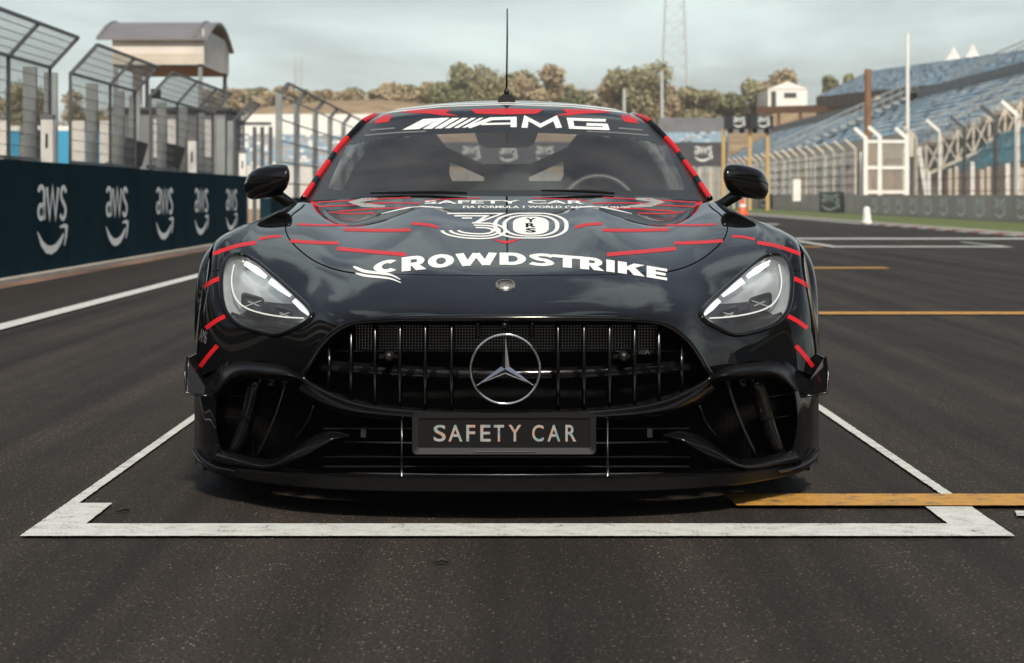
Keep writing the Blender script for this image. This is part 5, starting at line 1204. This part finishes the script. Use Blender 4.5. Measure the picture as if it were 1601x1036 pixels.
rows_r = [cs, [Vector((v[0]*1.0, 10.25, 1.30 - .10 - .12*(i/4)**2)) for i, v in enumerate(cs)], [Vector((v[0]*1.02, 10.62, 1.085 - .10*(i/4)**2)) for i, v in enumerate(cs)], [Vector((v[0]*1.0, 10.98, .99 - .05*(i/4)**2)) for i, v in enumerate(cs)]]
rgl = surf([[tuple(v) for v in r_] for r_ in rows_r], 20, 24)
sgl = lambda s: np.stack([rgl[..., 0] * s, rgl[..., 1], rgl[..., 2]], -1)
whole = [sgl(1), sgl(-1)]; joined('rear_window', np.ones((23, 19), bool), M['sideglass'] if False else glass_mat('rear_glass', (.85, .87, .87), 0, 1.0), car)
# roof rails / A pillars with red wrap blocks
for s in (-1, 1):
    rail = [P3(s*a, b, d) for a, b, d in ((318,310,6.56),(306,292,6.68),(294.5,274,6.82),(279,253,6.96),(264,232,7.10),(246,212,7.21),(228,193,7.32),(217,185.5,7.42),(205,180.5,7.60),(194,180,7.84),(181,189,8.18))]
    rail = [Vector(p) for p in smooth_poly(rail, 5, False)]
    MB().tube(rail, .0115, 10).build('roof_pillar', M['paint'], car, True)
    for i0, i1 in ((0, 6), (9, 15), (18, 24), (31, 40)):
        MB().tube(rail[i0:i1 + 1], .0121, 10, cap=False).build('red_pillar_wrap', M['red'], car, True)
    # side glass and sail panel
    belt = [Vector((s * x, d, z)) for d, x, z in ((8.25, .775, .882), (8.6, .735, .906), (9.2, .70, .926), (9.75, .66, .951), (10.25, .60, .961))]
    topl = [rail[min(len(rail)-1, i)] for i in (2, 18, 32, 42, 50)]
    mesh('side_window', belt + topl, [(i, i+1, 5+i+1, 5+i) if s == -1 else (5+i, 5+i+1, i+1, i) for i in range(3)], M['sideglass'], car)
    mesh('sail_panel', [belt[3], belt[4], topl[4], topl[3], Vector((s*.45, 10.98, .97))], [(0,1,2,3),(1,4,2)], M['paint'], car)
tl = MB(); tl.add([(-.56,10.85,.965),(.56,10.85,.965),(.85,10.85,.24),(-.85,10.85,.24),(-.45,11.05,.955),(.45,11.05,.955),(.78,11.02,.3),(-.78,11.02,.3)], [(4,5,6,7),(0,1,5,4),(1,2,6,5),(0,4,7,3),(3,7,6,2)]); tl.build('tail_panel', M['paint'], car, recalc=True)
dk = MB(); dk.add([(-.80,8.0,.83),(.80,8.0,.83),(.72,8.55,.90),(-.72,8.55,.90),(-.72,8.58,.5),(.72,8.58,.5)], [(0,1,2,3),(3,2,5,4)]); dk.build('dashboard', M['interior'], car)
MB().box(-.62, .62, 9.95, 10.0, .3, .985).build('rear_bulkhead', M['interior'], car)
hw_ = on(GH, 792, 300, 0)
for s in (-1, 1):
    b = MB(); sx = s * .45
    prof = [(.5, .24, 9.0), (.75, .245, 9.08), (.95, .235, 9.14), (1.05, .19, 9.18), (1.10, .14, 9.2), (1.16, .12, 9.22), (1.18, .08, 9.22)]
    V = []
    for z, hw, y in prof: V += [(sx - hw, y, z), (sx - hw*.6, y - .05, z), (sx, y - .03, z), (sx + hw*.6, y - .05, z), (sx + hw, y, z), (sx + hw*.8, y + .12, z), (sx - hw*.8, y + .12, z)]
    Fc = [(i*7+k, i*7+(k+1)%7, (i+1)*7+(k+1)%7, (i+1)*7+k) for i in range(len(prof)-1) for k in range(7)] + [tuple((len(prof)-1)*7 + k for k in range(7))]
    b.add(V, Fc).build('front_seat', M['seatred'], car, True, recalc=True)
    MB().tube([(s*.57, 9.55, 1.24), (s*.30, 9.7, 1.12), (0.0, 9.85, .985)], .027, 8).build('cage_bar', M['interior'], car, True)
    MB().tube([(s*.60, 9.5, .6), (s*.62, 9.52, 1.05), (s*.55, 9.55, 1.25), (0, 9.55, 1.285)], .024, 8).build('cage_hoop', M['interior'], car, True)
    MB().tube([(s*.30, 10.0, .98), (s*.29, 9.98, 1.1), (s*.40, 9.95, 1.24)], .04, 6).build('rear_pillar_pad', M['interior'], car, True)
stw = MB(); sc_ = Vector((.37, 8.72, .85)); n = 40
stw.tube([sc_ + Vector((.150*math.cos(2*math.pi*i/n), .05*math.sin(2*math.pi*i/n), .145*math.sin(2*math.pi*i/n))) for i in range(n)], .014, 8, closed=True)
stw.build('steering_wheel', mat('wheel_leather', (.06, .06, .06), .45), car, True)
MB().box(-.10, .10, 9.7, 9.9, .95, 1.06).build('console_box', M['interior'], car)
# mirror and camera pod behind the screen
MB().add([P3(a, b, 7.02) for a, b in ((-50,206),(50,206),(43,224),(32,231),(-34,231),(-44,224))] + [P3(a, b, 7.10) for a, b in ((-50,206),(50,206),(43,224),(32,231),(-34,231),(-44,224))], [(0,1,2,3,4,5)[::-1], (6,7,8,9,10,11)] + [(i, (i+1)%6, 6+(i+1)%6, 6+i) for i in range(6)]).build('rear_view_mirror', M['trim'], car, recalc=True)
# letters on the sun strip
amg = []
for i in range(6):
    a = [630, 687, 702.5, 717, 730, 741][i]; c2 = [682, 702, 716, 729, 739.5, 748][i]; h_ = 27 if i else 26
    sh_ = 16 if i == 0 else 16
    amg.append((np.array([(a, 201 - (a-630)*.02), (c2 - 15 if i else 658, 200.5 - (a-630)*.02), (c2 + (10 if i else 10), 184), (a + 26 if i else 661, 185.2)]), [(0,1,2,3)]))
amg = [(np.array([(629,203),(655,201.6),(690,184.6),(662,186)]), [(0,1,2,3)])]
for a in (661, 679, 695, 709, 722):
    w = [14, 11.5, 9, 7.5, 6][(661,679,695,709,722).index(a)]
    amg.append((np.array([(a, 201.4 - (a-661)*.03), (a + w, 201.2 - (a-661)*.03), (a + w + 28, 184.2), (a + 28, 184.4)]), [(0,1,2,3)]))
def sq2(pts, w):
    v, f = stroke([(a, b * 2.2) for a, b in pts], w); return np.array([(a, b / 2.2) for a, b in v]), f
amg.append(sq2([(732,198.8),(768,185.6),(803,184.8),(803,198.6)], 9.5)); amg.append(sq2([(752,194.0),(800,193.0)], 6.5))
amg.append(sq2([(820,199.6),(823,184.6),(845,196.4),(868,184.8),(874,199.8)], 9.5))
amg.append(sq2([(947,188.2),(891,186.2),(894,199.2),(948,201.2),(946,195.2),(917,194.4)], 9.0))
decal('screen_lettering', merge(amg), M['white'], wsn, GH, .0008, 7)
for s in (-1, 1):
    X = lambda dx: VX + s * dx
    decal('led_strip', merge([stroke([(X(175), 200.2), (X(212), 203.2)], 2.2), stroke([(X(126), 205.2), (X(175), 207.4), (X(222), 211.5)], 2.0)]), M['grey'], wsn, GH, .0008)
    decal('red_roof_patch', (np.array([(X(185),190.5),(X(207),193),(X(203),182.5),(X(193),176.5),(X(188),179),(X(178),180)]), [(0,1,2),(0,2,3),(0,3,4),(0,4,5)]), M['red'], roof, GH, .0008, 6)
    decal('red_roof_patch', (np.array([(X(75),181),(X(100),180.2),(X(120),177.6),(X(165),175.6),(X(150),171.6),(X(86),170.5),(X(95),176.5)]), [(0,1,6),(1,2,6),(2,5,6),(2,3,4),(2,4,5)]), M['red'], roof, GH, .0008, 6)
decal('red_roof_patch', (np.array([(745,177.6),(792,179.0),(839,177.6),(850,171),(735,171),(792,169.5)]), [(4,0,1,5),(5,1,2,3)]), M['red'], roof, GH, .0008, 6)
for o in (0, 5): 
    decal('roof_line', stroke([(600, 173.5 + o*.6), (690, 163.6 + o*.55), (792, 160.6 + o*.5), (894, 163.6 + o*.55), (984, 173.5 + o*.6)], 1.3), M['white'], roof, GH, .0008, 7)
# wipers
for pts in (((580, 305.5), (640, 304.5), (690, 304), (730, 305.5)), ((846, 301.5), (890, 302), (925, 303), (960, 306))):
    P = [on(GH, a, b, .010) for a, b in pts]; MB().tube(P, [.003, .005, .006, .004], 6).build('wiper', M['cavity'], car, True)
# aerial on the roof
ab = on(GH, 792, 158.5, 0); q = MB()
q.add([ab + Vector((x, y, z)) for x, y, z in ((-.038,-.05,-.01),(.038,-.05,-.01),(.038,.07,-.01),(-.038,.07,-.01),(-.036,-.05,.012),(.036,-.05,.012),(.036,.07,.012),(-.036,.07,.012),(-.018,-.03,.03),(.018,-.03,.03),(.018,.04,.03),(-.018,.04,.03))],
      [(0,1,5,4),(1,2,6,5),(2,3,7,6),(3,0,4,7),(4,5,9,8),(5,6,10,9),(6,7,11,10),(7,4,8,11),(8,9,10,11)]); ae = q.build('aerial_base', M['trim'], car, recalc=True)
MB().lathe([(.001, .03), (.011, .03), (.011, .05), (.006, .055), (.001, .055)], ab, n=14).build('aerial_mount', M['trim'], car, True)
MB().tube([ab + Vector((0, 0, .05)), W(793, 60, ab.y), W(793, 13, ab.y)], [.0042, .0036, .0028], 8).build('aerial_whip', M['cavity'], car, True)

# ---- door mirrors
for s in (-1, 1):
    mr = bpy.data.objects.new('door_mirror', None); col.objects.link(mr); mr.parent = car; mr.location = Vector((s * .9, 8.2, .95)) - car.location
    secs = [(339,268,280,.05),(342,259.5,290,.075),(348,256.5,299,.085),(360,256,306,.09),(374,258,309,.09),(388,262,311,.085),(398,267,311.5,.075),(405,275,308,.055),(409.5,285,299,.02)]
    tq = np.linspace(0, 8, 40); cc = natspline(np.arange(9.), np.array(secs), tq); V = []; n = 24; dm = 6.42
    for dx, y0, y1, hd in cc:
        for k_ in range(n):
            a = 2 * math.pi * k_ / n; ca, sa = math.cos(a), math.sin(a); ex = 2 / 2.6
            oy = -hd * (abs(ca) ** ex) * (1 if ca > 0 else -.55); zz = (abs(sa) ** ex) * (1 if sa > 0 else -1)
            V.append(P3(s * dx, (y0 + y1) / 2 - zz * (y1 - y0) / 2, dm + oy + .0009 * (dx - 339)))
    m_ = len(cc); Fc = [(i*n+k, i*n+(k+1)%n, (i+1)*n+(k+1)%n, (i+1)*n+k) for i in range(m_-1) for k in range(n)] + [tuple(range(n))[::-1], tuple((m_-1)*n + k for k in range(n))]
    MB().add(V, Fc).build('housing', M['gloss'], mr, True, recalc=True)
    ln = [P3(s*a, b, dm - c2) for a, b, c2 in ((342,281,.082),(352,276,.093),(372,277,.094),(392,281,.085),(404,285,.062),(409,289,.02))]
    MB().tube([Vector(p) for p in smooth_poly(ln, 5, False)], .0022, 6).build('seam', M['cavity'], mr, True)
    MB().tube([P3(s*363, 302, dm), P3(s*352, 309, dm + .0), P3(s*340, 317, dm), P3(s*326, 327, dm + .02)], [.024, .022, .02, .026], 10).build('arm', M['gloss'], mr, True)

# ------------------------------------------------------------------ thin summer haze over the whole place
hz = MB().box(-905, 905, -305, 2505, -1.2, 42).build('haze', None); tag(hz, kind='stuff')
hm = bpy.data.materials.new('pale_haze'); hm.use_nodes = True; hm.node_tree.nodes.clear()
ho = hm.node_tree.nodes.new('ShaderNodeOutputMaterial'); hv = hm.node_tree.nodes.new('ShaderNodeVolumePrincipled'); hv.inputs['Color'].default_value = (.93, .95, .96, 1); hv.inputs['Density'].default_value = .00038; hv.inputs['Anisotropy'].default_value = .2
hm.node_tree.links.new(hv.outputs[0], ho.inputs['Volume']); hz.data.materials.append(hm)
